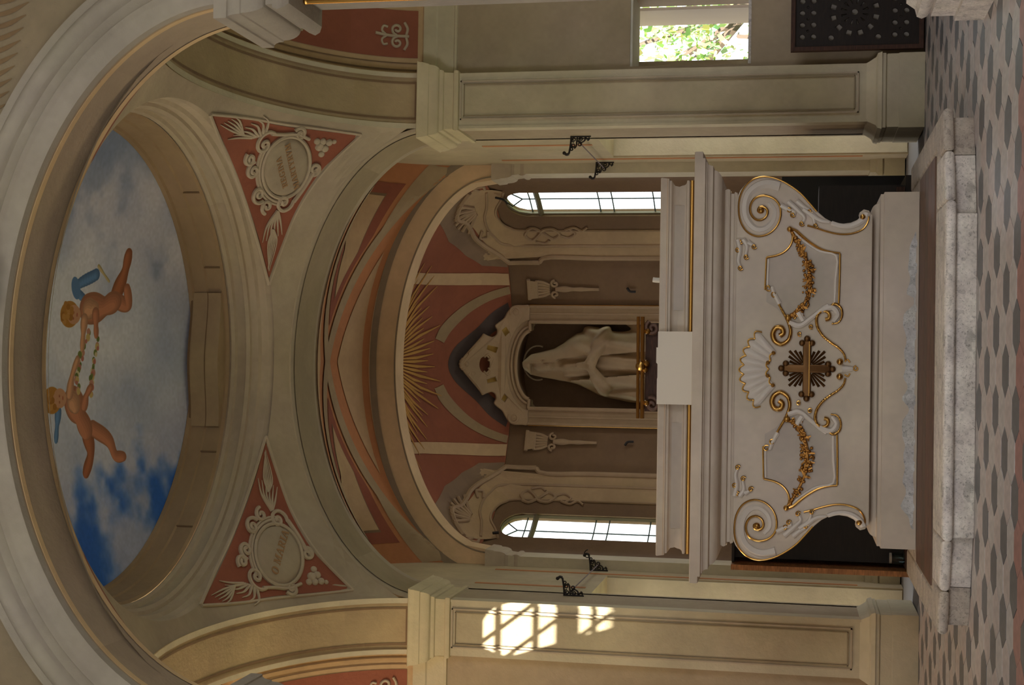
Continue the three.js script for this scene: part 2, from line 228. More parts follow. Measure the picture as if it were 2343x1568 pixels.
// ---- crossing: wall with the sanctuary arch, pilasters, capitals
const ba = elli(W, RISE, SPR);
{
  const w = struct('wall_back', 'cream wall with round arch opening to the sanctuary', 'wall', [wall({ P: flatX(ZW, -1), s0: -4.3, s1: 4.3, n: 6, y0: -0.2, y1: 4.95, d: WT, holes: [{ a: -W, b: W, sill: -0.2, head: ba, n: 64 }, { a: 1.905, b: 2.40, sill: 1.055, head: 1.80 }] })], M.wall);
  const ring = (e0, z0, e1, z1) => grid(80, 1, (u, v) => { const a = Math.PI * u, e = lerp(e0, e1, v); return [-(W + e) * Math.cos(a), SPR + (RISE + e) * Math.sin(a), lerp(z0, z1, v)]; });
  obj('arch_band', [ring(-0.006, -9.53, -0.006, -9.0), ring(-0.006, -9.0, 0.012, -8.992)], M.beige, w);
  obj('arch_intrados_panel', [ring(-0.012, -9.06, -0.012, -9.44)], M.olive, w);
  obj('cornice', [1, -1].flatMap((s) => [stack(s > 0 ? [1.9, 4.0, ZW - 0.05, ZW] : [-4.0, -1.9, ZW - 0.05, ZW], [[2.925, 0], [2.93, 0.012], [2.945, 0.012], [2.95, 0.004], [3.06, 0.004], [3.07, 0.015], [3.15, 0.022], [3.155, 0]])]), M.pilaster, w);
}
for (const s of [1, -1]) {
  const X = (a, b) => s > 0 ? [a, b] : [-b, -a], side = s > 0 ? 'right' : 'left';
  const t = thing('trim', 'panelled cream pilaster on the ' + (s > 0 ? 'window side of the sanctuary arch' : 'sanctuary arch struck by a patch of sun'), 'pilaster', [0, 0, 0], null, 'structure');
  t.name = s > 0 ? 'trim_3' : 'trim_4';
  obj('shaft', [bx(...X(W, 1.868), 0.28, 2.93, ZB, ZW)], M.pilaster, t);
  const [p0, p1] = X(1.566, 1.818), fr = [];
  for (const [e, r] of [[0, 0.009], [0.022, 0.006]]) fr.push(bx(p0 + e, p0 + e + r, 0.385 + e, 2.878 - e, ZB + 0.008, ZB), bx(p1 - e - r, p1 - e, 0.385 + e, 2.878 - e, ZB + 0.008, ZB), bx(p0 + e, p1 - e, 0.385 + e, 0.385 + e + r, ZB + 0.008, ZB), bx(p0 + e, p1 - e, 2.878 - e - r, 2.878 - e, ZB + 0.008, ZB));
  obj('panel_moulding', fr.slice(0, 4), M.stucco, t); obj('panel_moulding', fr.slice(4), M.olive, t); obj('panel', [bx(p0 + 0.03, p1 - 0.03, 0.415, 2.848, ZB + 0.002, ZB)], M.panel, t);  // inner moulding coloured darker in place of its shade line
  obj('edge_fillet', [bx(...X(W - 0.004, W + 0.012), 0.3, 2.93, ZB + 0.004, ZB - 0.1)], M.pilaster, t);
  obj('capital', [stack([...X(W, 1.868), -9.50, ZB], [[2.885, 0.0], [2.89, 0.014], [2.905, 0.018], [2.92, 0.014], [2.925, 0.004], [2.985, 0.006], [2.99, 0.016], [3.0, 0.02], [3.01, 0.02], ...arcProf(3.015, 3.075, 0.024, 0.05, 5, false), [3.08, 0.056], [3.11, 0.062], ...arcProf(3.115, 3.15, 0.064, 0.072, 3, true), [3.155, 0.06], [3.16, 0.0]])], M.capital, t, { crease: 0.6 });
  obj('base', [stack([...X(W, 1.868), -9.50, ZB], [[0, 0.05], [0.15, 0.05], [0.152, 0.046], [0.218, 0.046], [0.222, 0.04], ...arcProf(0.228, 0.262, 0.05, 0.05, 2, true), [0.25, 0.058], [0.275, 0.05], [0.285, 0.03], [0.31, 0.016], [0.34, 0.0]])], M.pilaster, t, { crease: 0.6 });
}

// ---- the two arms (left and right of the crossing): barrel vaults, end walls
const armVault = (x0, x1, c, zc, rise, n, th, hole) => {
  const gs = [], f = (x, a, e) => [x, SPR + (rise + e) * Math.sin(a), zc - (c + e) * Math.cos(a)];
  const band = (xa, xb, a0, a1, m) => { gs.push(grid(1, m, (u, v) => f(lerp(xa, xb, u), lerp(a0, a1, v), 0)), grid(1, m, (u, v) => f(lerp(xa, xb, u), lerp(a0, a1, v), th))); };
  if (!hole) band(x0, x1, 0, Math.PI, n); else {
    const [h0, h1, a0, a1] = hole; band(x0, h0, 0, Math.PI, n); band(h1, x1, 0, Math.PI, n); band(h0, h1, 0, a0, n / 2); band(h0, h1, a1, Math.PI, n / 2);
    for (const a of [a0, a1]) gs.push(grid(1, 1, (u, v) => f(lerp(h0, h1, u), a, v * th))); for (const x of [h0, h1]) gs.push(grid(1, 4, (u, v) => f(x, lerp(a0, a1, v), u * th)));
  }
  return gs;
};
const armF = (p) => ((p.z + 7.5) / 1.6) ** 2 + ((p.y - SPR) / 1.0) ** 2 - 1, bandF = (p) => ((p.z - ZC) / CC) ** 2 + ((p.y - SPR) / RISE) ** 2 - 1;
for (const s of [1, -1]) {
  const side = s > 0 ? 'right' : 'left', X = (a, b) => s > 0 ? [a, b] : [-b, -a];
  // skylight hole in the crown of the left vault: z -8.06..-7.40
  const angle = (z) => Math.acos(clamp((-7.5 - z) / 1.6, -1, 1));
  const v = struct('ceiling_arm_' + side, 'barrel vault over the ' + side + ' arm, painted with red panels', 'ceiling', armVault(...X(1.86, 4.0), 1.6, -7.5, 1.0, 40, 0.25, s < 0 ? [-2.34, -1.872, angle(-8.08), angle(-7.28)] : null), M.vault);
  obj('soffit_band', [...armVault(...X(W, 1.868), CC, ZC, RISE, 48, 0.06), grid(48, 1, (u, w) => { const a = Math.PI * u, e = w * 0.06; return [s * 1.868, SPR + (RISE + e) * Math.sin(a), ZC - (CC + e) * Math.cos(a)]; })], M.band, v);
  const onArc = (c, zc, r, h) => (a, x) => V(x * s, SPR + (r - h) * Math.sin(a), zc - (c - h) * Math.cos(a));
  const B = onArc(CC, ZC, RISE, 0.003), A2 = onArc(1.6, -7.5, 1.0, 0.004);
  const strip = (f, x0, x1, a0, a1, n = 40) => grid(n, 1, (u, w) => f(lerp(a0, a1, u), lerp(x0, x1, w)));
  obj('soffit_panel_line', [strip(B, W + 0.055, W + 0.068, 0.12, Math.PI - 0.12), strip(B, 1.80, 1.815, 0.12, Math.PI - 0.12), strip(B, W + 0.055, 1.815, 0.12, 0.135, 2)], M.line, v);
  obj('soffit_fillet', [strip(onArc(CC, ZC, RISE, 0.012), W - 0.004, W + 0.03, 0.02, Math.PI - 0.02), strip(onArc(CC, ZC, RISE, 0.012), 1.84, 1.87, 0.02, Math.PI - 0.02)], M.pilaster, v);
  const AE = s > 0 ? 2.9 : 1.12; obj('painted_moulding', [strip(A2, 1.905, 1.915, 0.1, AE), strip(A2, 1.95, 1.958, 0.09, AE), strip(A2, 1.95, 2.45, 0.082, 0.09, 2)], M.line, v);
  obj('painted_red_panel', [strip(A2, 1.99, 2.30, 0.14, AE)], M.red, v);
  // little stucco sprays painted on the red panel
  const D = drape(armF, V(2.13 * s, 3.36, -9.0), V(1, 0, 0), V(0, 1, 0.12), V(0, -0.2, 1)), sp = [];
  for (const q of [1, -1]) sp.push(dTube(D, spiralPts(0.045 * q, -0.045, 0.04, 0.012, q > 0 ? 3.1 : 0, -q * 1.2), 0.009, 0.008), dTube(D, [[0, 0.02], [0.03 * q, 0.05], [0.06 * q, 0.04], [0.055 * q, 0.015]], 0.008, 0.008), dTube(D, [[0, -0.1], [0.05 * q, -0.11], [0.09 * q, -0.09]], 0.009, 0.008));
  sp.push(dTube(D, [[0, -0.12], [0.0, 0], [0.01, 0.09]], 0.01, 0.008)); obj('stucco_spray', sp, M.stucco, v);
  const D2 = drape(armF, V(2.06 * s, 3.86, -8.35), V(1, 0, 0), V(0, 0.5, 0.8), V(0, -1, 1)); if (s > 0) obj('stucco_drop', [dTube(D2, [[0.02, -0.2], [0, -0.1], [0.01, 0.05], [0, 0.16]], 0.018, 0.008), dTube(D2, [[-0.02, -0.08], [0.02, -0.06]], 0.024, 0.008)], M.stucco, v);
}
struct('wall_arm_right', 'end wall of the right arm with a low window added for fill light', 'wall', [wall({ P: flatZ(4.0, 1), s0: -9.3, s1: -5.7, y0: -0.2, y1: 4.9, d: 0.3, holes: [{ a: -7.95, b: -6.95, sill: 0.9, head: 2.4 }] })], M.wall);  // unseen end window, added to light the crossing from the side
struct('wall_arm_left', 'end wall of the left arm with a low window and a deep lunette added for light', 'wall', [wall({ P: flatZ(-4.0, -1), s0: -9.3, s1: -5.7, y0: -0.2, y1: 2.45, d: 0.3, holes: [{ a: -8.0, b: -6.8, sill: 0.9, head: 2.3 }] }), wall({ P: flatZ(-4.0, -1), s0: -9.3, s1: -5.7, y0: 2.45, y1: 4.5, d: 1.3, holes: [{ a: -8.05, b: -6.55, sill: 3.04, head: 3.80 }] })], M.wall);  // low window and lunette added for warm light; thick upper wall blocks sun
struct('roof', 'roof slab over crossing and sanctuary', 'roof', [bx(-1.95, 1.95, 4.85, 5.0, -5.6, -13.4), bx(1.95, 4.3, 4.6, 4.75, -5.6, -9.5)], M.nave);
{ // arched skylight in the crown of the left vault, with glazing bars: the sun comes in by it
  const t = thing('window', 'arched skylight in the left vault above the sunlit pilaster', 'skylight', [0, 0, 0], null, 'structure'); t.name = 'window_5';
  const sh = new THREE.Shape([[-2.42, 7.22], [-1.80, 7.22], [-1.80, 8.16], [-2.42, 8.16]].map((p) => new THREE.Vector2(...p))), h = new THREE.Path();
  const xc = -2.055, r = 0.19; h.moveTo(xc - r + 0.06, 7.35); h.lineTo(xc + r, 7.35); h.lineTo(xc + r, 7.85); h.absarc(xc, 7.85, r, 0, Math.PI, false); h.lineTo(xc - r + 0.06, 7.35); sh.holes.push(h);
  const g = new THREE.ExtrudeGeometry(sh, { depth: 0.03, bevelEnabled: false, curveSegments: 20 }); g.rotateX(-Math.PI / 2); g.translate(0, 4.06, 0); obj('frame', [g], M.wood, t);
  for (const z of [-7.52, -7.78, -7.95]) obj('glazing_bar', [bx(xc - r, xc + r, 4.06, 4.085, z - 0.008, z + 0.008)], M.iron, t);
  for (const o of [-0.30, -0.09, 0.12, 0.33]) { const q = bx(-0.007, 0.007, 4.06, 4.085, -0.42, 0.42); q.rotateY(37 * RAD); q.translate(xc + o, 0, -7.78); obj('glazing_bar', [q], M.iron, t); }
  obj('meeting_rail', [bx(xc - r, xc + r, 4.05, 4.09, -7.68, -7.60)], M.wood, t);
}
// ---- crossing vault: pendentives, ring, painted sky
const CH = {right: {head: [0.24, -0.01], face: [0.24, 0.04], body: [[0.28, 0.2], [0.3, 0.37], [0.34, 0.49]], leg1: [[0.38, 0.49], [0.52, 0.56], [0.63, 0.58]], leg2: [[0.34, 0.5], [0.32, 0.63], [0.42, 0.6]], arm1: [[0.22, 0.16], [0.05, 0.15]], arm2: [[0.26, 0.28], [0.13, 0.3]], wing: [[0.48, 0.25], [0.39, 0.04], [0.33, 0.15]], wing2: [[0.53, 0.27], [0.45, 0.4]]}, left: {head: [-0.24, -0.19], face: [-0.23, -0.1], body: [[-0.25, 0.05], [-0.33, 0.12], [-0.42, 0.19]], leg1: [[-0.43, 0.19], [-0.55, 0.22], [-0.66, 0.15]], leg2: [[-0.41, 0.26], [-0.49, 0.43], [-0.58, 0.49], [-0.59, 0.57]], arm1: [[-0.21, 0.01], [-0.11, 0.04], [-0.01, 0.1]], arm2: [[-0.28, 0.17], [-0.22, 0.2], [-0.17, 0.25]], wing: [[-0.3, -0.12], [-0.46, -0.16]]}, garland: [[[0.16, 0.21], [0.04, 0.16], [-0.04, 0.12], [-0.13, 0.1], [-0.21, 0.12]], [[0.1, 0.33], [0.0, 0.29], [-0.09, 0.28], [-0.15, 0.25], [-0.23, 0.25]]]};
const sailF = (p) => (p.x / W) ** 2 + ((p.z - ZC) / CC) ** 2 + ((p.y - SPR) / RISE) ** 2 - 2;
const sailY = (x, z) => SPR + RISE * Math.sqrt(Math.max(0, 2 - (x / W) ** 2 - ((z - ZC) / CC) ** 2));
const RING = 1.425, RC = -7.46;
const ceil = struct('ceiling', 'pendentive vault of the crossing, beige with painted red corner fields', 'ceiling', [grid(160, 14, (u, v) => { const a = u * Math.PI * 2, c = Math.cos(a), s = Math.sin(a), e = Math.min(W / Math.max(1e-6, Math.abs(c)), (s > 0 ? (ZC + CC) - RC : RC - (ZC - CC)) / Math.max(1e-6, Math.abs(s))), r = lerp(RING, Math.max(RING, e), v), x = r * c, z = RC + r * s; return [x, sailY(x, z), z]; })], M.beige, { crease: 1.2 });
{
  const lathe = (prof) => { const g = new THREE.LatheGeometry(prof.map(([r, y]) => new THREE.Vector2(r, y)), 96); g.translate(0, 0, RC); return g; };
  obj('dome_ring_lower', [lathe([[1.47, 4.062], [1.452, 4.078], [1.445, 4.088], [1.43, 4.105], [1.432, 4.13], [1.425, 4.15], [1.405, 4.165], [1.405, 4.21], [1.385, 4.215], [1.37, 4.235], [1.38, 4.25], [1.385, 4.30], [1.365, 4.31], [1.355, 4.33], [1.365, 4.345]])], M.stucco, ceil, { crease: 0.5 });
  obj('dome_ring_upper', [lathe([[1.36, 4.345], [1.345, 4.36], [1.345, 4.46], [1.335, 4.47], [1.33, 4.55], [1.315, 4.56], [1.312, 4.585], [1.33, 4.60]])], plaster([0.42, 0.29, 0.17]), ceil, { crease: 0.5 });
  for (const a of [-40, -64, 40 + 180, 64 + 180]) { const g = bx(-0.004, 0.004, 4.36, 4.56, -0.005, 0.005); g.translate(1.342, 0, 0); g.rotateY(-a * RAD); g.translate(0, 0, RC); obj('joint', [g], M.line, ceil); }
  // swelling cartouche on the far side of the ring
  const sw = (y0, y1, b) => grid(40, 1, (u, v) => { const t = u * 2 - 1, a = -Math.PI / 2 + t * 0.33, k = Math.pow(Math.cos(t * Math.PI / 2), 1.4), r = 1.335 - 0.012 - k * b; return [r * Math.cos(a), lerp(y0, y1, v), RC + r * Math.sin(a)]; });
  const lid = (y, b0, b1) => grid(40, 1, (u, v) => { const t = u * 2 - 1, a = -Math.PI / 2 + t * 0.33, k = Math.pow(Math.cos(t * Math.PI / 2), 1.4), r = 1.335 - 0.012 - k * lerp(b0, b1, v) + (v && b1 === 0 ? 0.04 : 0); return [r * Math.cos(a), y, RC + r * Math.sin(a)]; });
  obj('ring_cartouche', [sw(4.37, 4.575, 0.10), lid(4.37, 0.10, 0), lid(4.575, 0.10, 0)], plaster([0.47, 0.34, 0.2]), ceil);
  obj('ring_cartouche_line', [sw(4.455, 4.462, 0.104), sw(4.56, 4.575, 0.106)], M.line, ceil);

  // painted sky: clouds, two cherubs with a flower garland, on a shallow dome
  const S = 1024, cv = document.createElement('canvas'); cv.width = cv.height = S; const c = cv.getContext('2d');
  const img = c.createImageData(S, S), cl = (x, y) => 0.5 * n4(x * 0.9 + 0.13, y * 0.9 + 0.3) + 0.28 * n9(x + 0.2, y) + 0.15 * n23(x, y) + 0.07 * n61(x, y);
  // u to the right as seen from below looking to the altar, v towards the altar
  for (let j = 0; j < S; j++) for (let i = 0; i < S; i++) {
    const x = i / S, y = j / S, X = (x - 0.5) * 2.68, Z = (0.5 - y) * 2.68, q = cl(x, y), q2 = cl(y + 0.31, x + 0.17), st = (e0, e1, v) => { const t = clamp((v - e0) / (e1 - e0), 0, 1); return t * t * (3 - 2 * t); };
    let blue = st(-0.06, 0.22, -0.70 - X + (q - 0.5) * 1.0 + 0.10 * (n23(x, y) - 0.5) + 0.12 * (Z - 0.3)); blue *= 1 - st(0.1, -0.12, Math.hypot(X + 1.2, (Z - 0.62) * 0.8) - 0.30 + (q2 - 0.5) * 0.5);   // open sky on the left, a cloud at its edge
    const haze = Math.max(0.75 * st(0.05, 0.4, X - 0.92 + (q2 - 0.5) * 0.8), 0.55 * st(0.55, 0.72, q2 + 0.12 * (X > 0.2))); // grey-blue on the right
    const g = n9(x + 0.37, y + 0.11), gg = clamp(1.9 * (0.6 * q2 + 0.4 * g) - 0.45, 0, 1), c0 = [236 - 66 * gg, 238 - 56 * gg, 250 - 36 * gg], hz = [138, 158, 192], bl = [44 + 26 * q2, 104 + 26 * q2, 206 + 10 * q2], mixc = (a) => lerp(lerp(c0[a], hz[a], haze), bl[a], blue), w = 0, o = (j * S + i) * 4, gr = 0.96 + 0.06 * n151(x, y), lo = [0, 1, 2].map(mixc), hi = lo;
    for (let a = 0; a < 3; a++) img.data[o + a] = lerp(lo[a], hi[a], w) * gr; img.data[o + 3] = 255;
  }
  c.putImageData(img, 0, 0);
  // canvas position of a point seen in the painting (x right, z towards the altar), in metres from the ring's centre
  const Q = (x, z) => [(x / 1.34 * 0.5 + 0.5) * S, (0.5 - z / 1.34 * 0.5) * S];
  const shade = (h, k) => '#' + [1, 3, 5].map((i) => Math.round(clamp(parseInt(h.slice(i, i + 2), 16) * k, 0, 255)).toString(16).padStart(2, '0')).join('');
  const limb = (col, w, ...pts) => { const path = smooth2(pts.length > 2 ? pts : [pts[0], [(pts[0][0] + pts[1][0]) / 2, (pts[0][1] + pts[1][1]) / 2], pts[1]], 10); for (let i = 0; i < 5; i++) path.forEach(([x, z], k) => { const t = k / (path.length - 1), r = w * 0.5 * (1.15 - 0.5 * t + 0.14 * Math.sin(t * 9)) * (1.04 - 0.17 * i); blob(shade(col, 0.84 + 0.065 * i), x - 0.05 * i * w, z - 0.045 * i * w, r, r * 1.15); }); };
  const stroke = (col, w, ...pts) => { c.strokeStyle = col; c.lineWidth = w * S / 2.68; c.lineCap = c.lineJoin = 'round'; c.beginPath(); pts.forEach(([x, z], i) => (i ? c.lineTo : c.moveTo).call(c, ...Q(x, z))); c.stroke(); };
  const blob = (col, x, z, r, r2 = r, rot = 0) => { c.fillStyle = col; c.beginPath(); c.ellipse(...Q(x, z), r * S / 2.68, r2 * S / 2.68, rot, 0, 7); c.fill(); };
  const skin = '#c08060', skin2 = '#d09c78', dark = '#ab6a48', hair = '#bb8438', blue = '#6288b8';
  CHERUBS(limb, blob, { skin, skin2, dark, hair, blue });
  const tex = new THREE.CanvasTexture(cv); tex.colorSpace = THREE.SRGBColorSpace; tex.flipY = false;
  const p = [], uv = [], ix = [], N = 64, K = 16; for (let k = 0; k <= K; k++) for (let i = 0; i <= N; i++) { const r = 1.335 * k / K, a = i / N * Math.PI * 2, x = r * Math.cos(a), z = r * Math.sin(a); p.push(x, 4.585 + 0.16 * (1 - (r / 1.335) ** 2), RC + z); const [qx, qy] = Q(x, -z); uv.push(qx / S, qy / S); }
  for (let k = 0; k < K; k++) for (let i = 0; i < N; i++) { const a = k * (N + 1) + i; ix.push(a, a + 1, a + N + 2, a, a + N + 2, a + N + 1); }
  obj('painted_sky', [geo(p, ix, uv)], new THREE.MeshStandardMaterial({ map: tex, roughness: 0.9, side: THREE.DoubleSide }), ceil, { keepUV: true, crease: 1.5 });
}
function CHERUBS(limb, blob, k) {
  // positions in metres: right x, z towards the altar (from the ring's centre)
  const a = CH.right, b = CH.left;
  limb(k.blue, 0.06, ...a.wing); blob(k.blue, ...a.wing[1], 0.07, 0.045, 0.6); limb('#c9b887', 0.02, ...a.wing2);
  for (const q of [a, b]) { limb(k.dark, 0.085, ...q.leg1); limb(k.skin, 0.08, ...q.leg2); limb(k.skin, 0.15, ...q.body); limb(k.skin2, 0.10, q.body[0], [lerp(q.body[0][0], q.body[1][0], 0.4), lerp(q.body[0][1], q.body[1][1], 0.4)]); }
  limb(k.blue, 0.05, ...b.wing);
  for (const g of CH.garland) { const n = 26; for (let i = 0; i <= n; i++) { const t = i / n, m = (g.length - 1) * t, f = Math.min(g.length - 2, Math.floor(m)), x = lerp(g[f][0], g[f + 1][0], m - f), z = lerp(g[f][1], g[f + 1][1], m - f); blob(['#6b7a3c', '#c58f7c', '#d2b878', '#c07a6a', '#7d8848', '#d9cfa8'][i % 6], x + rr(-0.02, 0.02), z + rr(-0.015, 0.015), rr(0.012, 0.024)); } }
  for (const q of [a, b]) { limb(k.skin2, 0.055, ...q.arm1); limb(k.skin, 0.055, ...q.arm2); blob(k.hair, ...q.head, 0.075, 0.105); blob(k.skin2, q.face[0], q.face[1], 0.055, 0.075); blob(k.dark, q.face[0] + 0.012, q.face[1] - 0.004, 0.008); for (let i = 0; i < 16; i++) blob(['#c8934a', '#a8722c', '#b98238'][i % 3], q.head[0] + rr(-0.055, 0.055), q.head[1] + rr(-0.085, 0.03), 0.018, 0.022); blob('#b5654a', q.face[0] + 0.0, q.face[1] + 0.035, 0.012, 0.007); blob(k.dark, q.face[0] - 0.022, q.face[1] - 0.004, 0.008); }
}

// pendentive fields: deep red ground, a medallion in a scrolled stucco cartouche, lettering
const font = await new FontLoader().loadAsync('fonts/droid/droid_serif_bold.typeface.json');
for (const s of [1, -1]) {
  const D0 = drape(sailF, V(1.21 * s, 3.911, -8.589), s > 0 ? V(0.718, -0.051, 0.694) : V(0.718, 0.051, -0.694), s > 0 ? V(-0.537, 0.594, 0.599) : V(0.537, 0.594, 0.599), V(-0.444 * s, -0.803, 0.399));
  const D = (a, b, h) => D0(a * s, b, h);
  obj('painted_red_field', [dRibbon(D, poly(smooth2([[0.69, 0.47], [0.41, 0.40], [0.105, 0.345], [-0.311, 0.322], [-0.62, 0.35]])), poly(smooth2([[0.69, 0.46], [0.5, 0.20], [0.299, -0.05], [0.10, -0.36], [0.0, -0.52], [-0.15, -0.25], [-0.329, 0.0], [-0.48, 0.17], [-0.62, 0.345]])), 40, 10, 0.003)], M.red, ceil);
  obj('field_border', [dTube(D, [[0.72, 0.487], [0.41, 0.42], [0.105, 0.362], [-0.311, 0.34], [-0.66, 0.37]], 0.011, 0.002), dTube(D, [[0.72, 0.48], [0.5, 0.19], [0.31, -0.06], [0.11, -0.37], [0.005, -0.55]], 0.011, 0.002), dTube(D, [[-0.66, 0.37], [-0.48, 0.15], [-0.33, -0.02], [-0.16, -0.27], [0.005, -0.55]], 0.011, 0.002)], M.stucco, ceil);
  obj('medallion', [dDisc(D, 0.012, -0.005, 0.205, 0.175, 0.004, 0.03)], M.beige, ceil, { crease: 1.2 });
  const o = [], oval = Array.from({ length: 24 }, (_, i) => { const w = i / 24 * Math.PI * 2; return [0.012 + 0.215 * Math.cos(w), -0.005 + 0.185 * Math.sin(w)]; });
  o.push(dTube(D, oval, 0.013, 0.012, 2, true));
  for (const [a, b, r, a0, t] of [[0.255, 0.115, 0.095, -1.2, 1.6], [0.125, 0.235, 0.062, -0.4, 1.6], [-0.055, 0.235, 0.066, 3.4, -1.6], [-0.215, 0.07, 0.08, 4.3, -1.6], [0.19, -0.15, 0.05, 0.6, -1.4], [-0.11, -0.205, 0.045, 2.6, 1.4], [0.22, 0.24, 0.05, 0.3, 1.3], [-0.17, 0.2, 0.05, 2.5, -1.3]]) o.push(dTube(D, spiralPts(a, b, r, 0.012, a0, t), 0.013, 0.012, 2));
  for (const [a, b, r] of [[0.03, -0.27, 0.03], [0.055, -0.30, 0.024], [0.0, -0.305, 0.026], [0.03, -0.34, 0.024], [-0.03, -0.275, 0.022], [0.075, -0.262, 0.022], [0.02, -0.375, 0.016]]) o.push(dDisc(D, a, b, r, r, 0.004, r * 0.9, 12));
  for (const [e, r] of [[0.035, 0.012], [0.06, 0.009]]) o.push(dTube(D, oval.slice(2, 12).map(([a, b]) => [a * (1 + e * 4), b * (1 + e * 4)]), r, 0.008, 2));
  o.push(dTube(D, [[-0.13, -0.19], [-0.2, -0.10], [-0.255, 0.0]], 0.015, 0.012), dTube(D, [[0.12, -0.21], [0.2, -0.13], [0.25, -0.03], [0.3, 0.05]], 0.012, 0.012));
  for (let i = 0; i < 7; i++) { const t = i / 6; o.push(sweep(curve([[lerp(0.36, 0.30, t), lerp(0.20, 0.10, t)], [lerp(0.42, 0.38, t), lerp(0.30, 0.06, t)], [lerp(0.46, 0.44, t), lerp(0.38, 0.09, t)]].map(([a, b]) => D(a + t * 0.02, b, 0.008))), (u) => 0.012 * (1 - 0.8 * u), 6)); }
  for (let i = 0; i < 5; i++) { const t = i / 4; o.push(sweep(curve([[0.42, 0.26], [0.5 + 0.03 * t, 0.34 - 0.07 * t], [0.6 - 0.02 * t, 0.42 - 0.12 * t]].map(([a, b]) => D(a, b, 0.008))), (u) => 0.011 * (1 - 0.8 * u), 6)); }
  for (let i = 0; i < 6; i++) { const t = i / 5; o.push(sweep(curve([[-0.25, 0.13], [lerp(-0.32, -0.3, t), lerp(0.13, 0.24, t)], [lerp(-0.42, -0.38, t), lerp(0.15, 0.31, t)]].map(([a, b]) => D(a, b, 0.008))), (u) => 0.012 * (1 - 0.8 * u), 6), sweep(curve([[-0.35, 0.2], [lerp(-0.43, -0.41, t), lerp(0.2, 0.27, t)], [-0.58 + 0.08 * t * (1 - t), 0.335]].map(([a, b]) => D(a, b, 0.008))), (u) => 0.009 * (1 - 0.8 * u), 5)); }
  obj('stucco_cartouche', o, M.stucco, ceil, { crease: 0.9 });
  const put = (text, size, b, da = 0) => { const g = new TextGeometry(text, { font, size, depth: 0.002, curveSegments: 3 }); g.computeBoundingBox(); const w = g.boundingBox.max.x, p = g.attributes.position; for (let i = 0; i < p.count; i++) { const q = D0(p.getX(i) - w / 2 + da, p.getY(i) + b, 0.031 + p.getZ(i)); p.setXYZ(i, q.x, q.y, q.z); } return g; };
  obj('painted_lettering', s > 0 ? [put('REGINA', 0.042, 0.022, 0.005), put('MARTYRVM', 0.042, -0.06, 0.005)] : [put('O MARIA', 0.054, -0.025, 0.0)], plaster([0.42, 0.24, 0.11]), ceil, { crease: 0.3 });
  // red tips of the two near pendentives
  const N = drape(sailF, V(1.25 * s, 3.92, -6.45), V(s, 0, 0.5), V(-s * 0.4, 0.3, -0.8), V(-0.4 * s, -0.8, -0.4));
  obj('painted_red_field', [dRibbon(N, poly([[-0.25, -0.12], [0.28, -0.12]]), poly([[-0.02, 0.28], [0.02, 0.28]]), 10, 8, 0.003)], M.red, ceil);
}

// ---- sanctuary: side walls with doors, cross vault, apse arch
const Z2 = -10.7, YA = 3.0, RA = 1.45, AZ = -10.75;
for (const s of [1, -1]) {
  const side = s > 0 ? 'right' : 'left';
  const w = struct('wall_' + side, (s > 0 ? 'right' : 'left') + ' side wall of the sanctuary with a doorway', 'wall', [wall({ P: flatZ(W * s, s), s0: -10.95, s1: -9.48, y0: -0.2, y1: 4.9, d: 0.5, holes: [{ a: -10.385, b: -9.56, sill: -0.2, head: 2.06 }] })], M.sanctuary);
  obj('door_jamb', [bx(...(s > 0 ? [W + 0.012, W + 0.5] : [-W - 0.5, -W - 0.012]), 0, 2.06, -10.385, -10.37)], M.jamb, w);
  obj('painted_band', [bx(s * W, s * (W - 0.004), 0.3, 2.9, -10.43, -10.47), bx(s * W, s * (W - 0.004), 2.13, 2.9, -9.75, -9.79)], M.orange, w);
  // pilaster, console and base at the mouth of the apse
  const t = thing('trim', 'slim pilaster with console capital at the ' + side + ' mouth of the apse', 'pilaster', [0, 0, 0], null, 'structure'); t.name = s > 0 ? 'trim_5' : 'trim_6';
  const X = (a, b) => s > 0 ? [a, b] : [-b, -a];
  obj('shaft', [bx(...X(1.44, 1.52), 0, 2.85, -10.66, -10.95)], M.pilaster, t);
  obj('console', [stack([...X(1.44, 1.52), -10.9, -10.67], [[2.76, 0.0], [2.78, 0.012], [2.80, 0.012], [2.82, 0.002], [2.86, 0.006], ...arcProf(2.87, 2.95, 0.01, 0.035, 5, false), [2.96, 0.042], [3.02, 0.048], [3.025, 0.0]])], M.stucco, t, { crease: 0.6 });
  obj('base', [stack([...X(1.42, 1.52), -10.9, -10.62], [[0.0, 0.03], [0.14, 0.03], [0.145, 0.01], [0.155, 0.025], [0.185, 0.025], [0.2, 0.0], [0.24, 0.0]])], M.pilaster, t, { crease: 0.6 });
}
const sanRise = (z) => 0.92 + 0.15 * (1 - ((z + 10.1) / 0.62) ** 2), sanB = (x, z) => SPR + sanRise(z) * Math.sqrt(Math.max(0, 1 - (x / 1.53) ** 2));
const sanG = (x, z) => SPR + (0.98 - 0.1 * (Math.abs(x) / 1.53)) * Math.sqrt(Math.max(0, 1 - ((z + 10.1) / 0.64) ** 2));
const sanY = (x, z) => { const m = Math.max(sanB(x, z), sanG(x, z)); return m; };
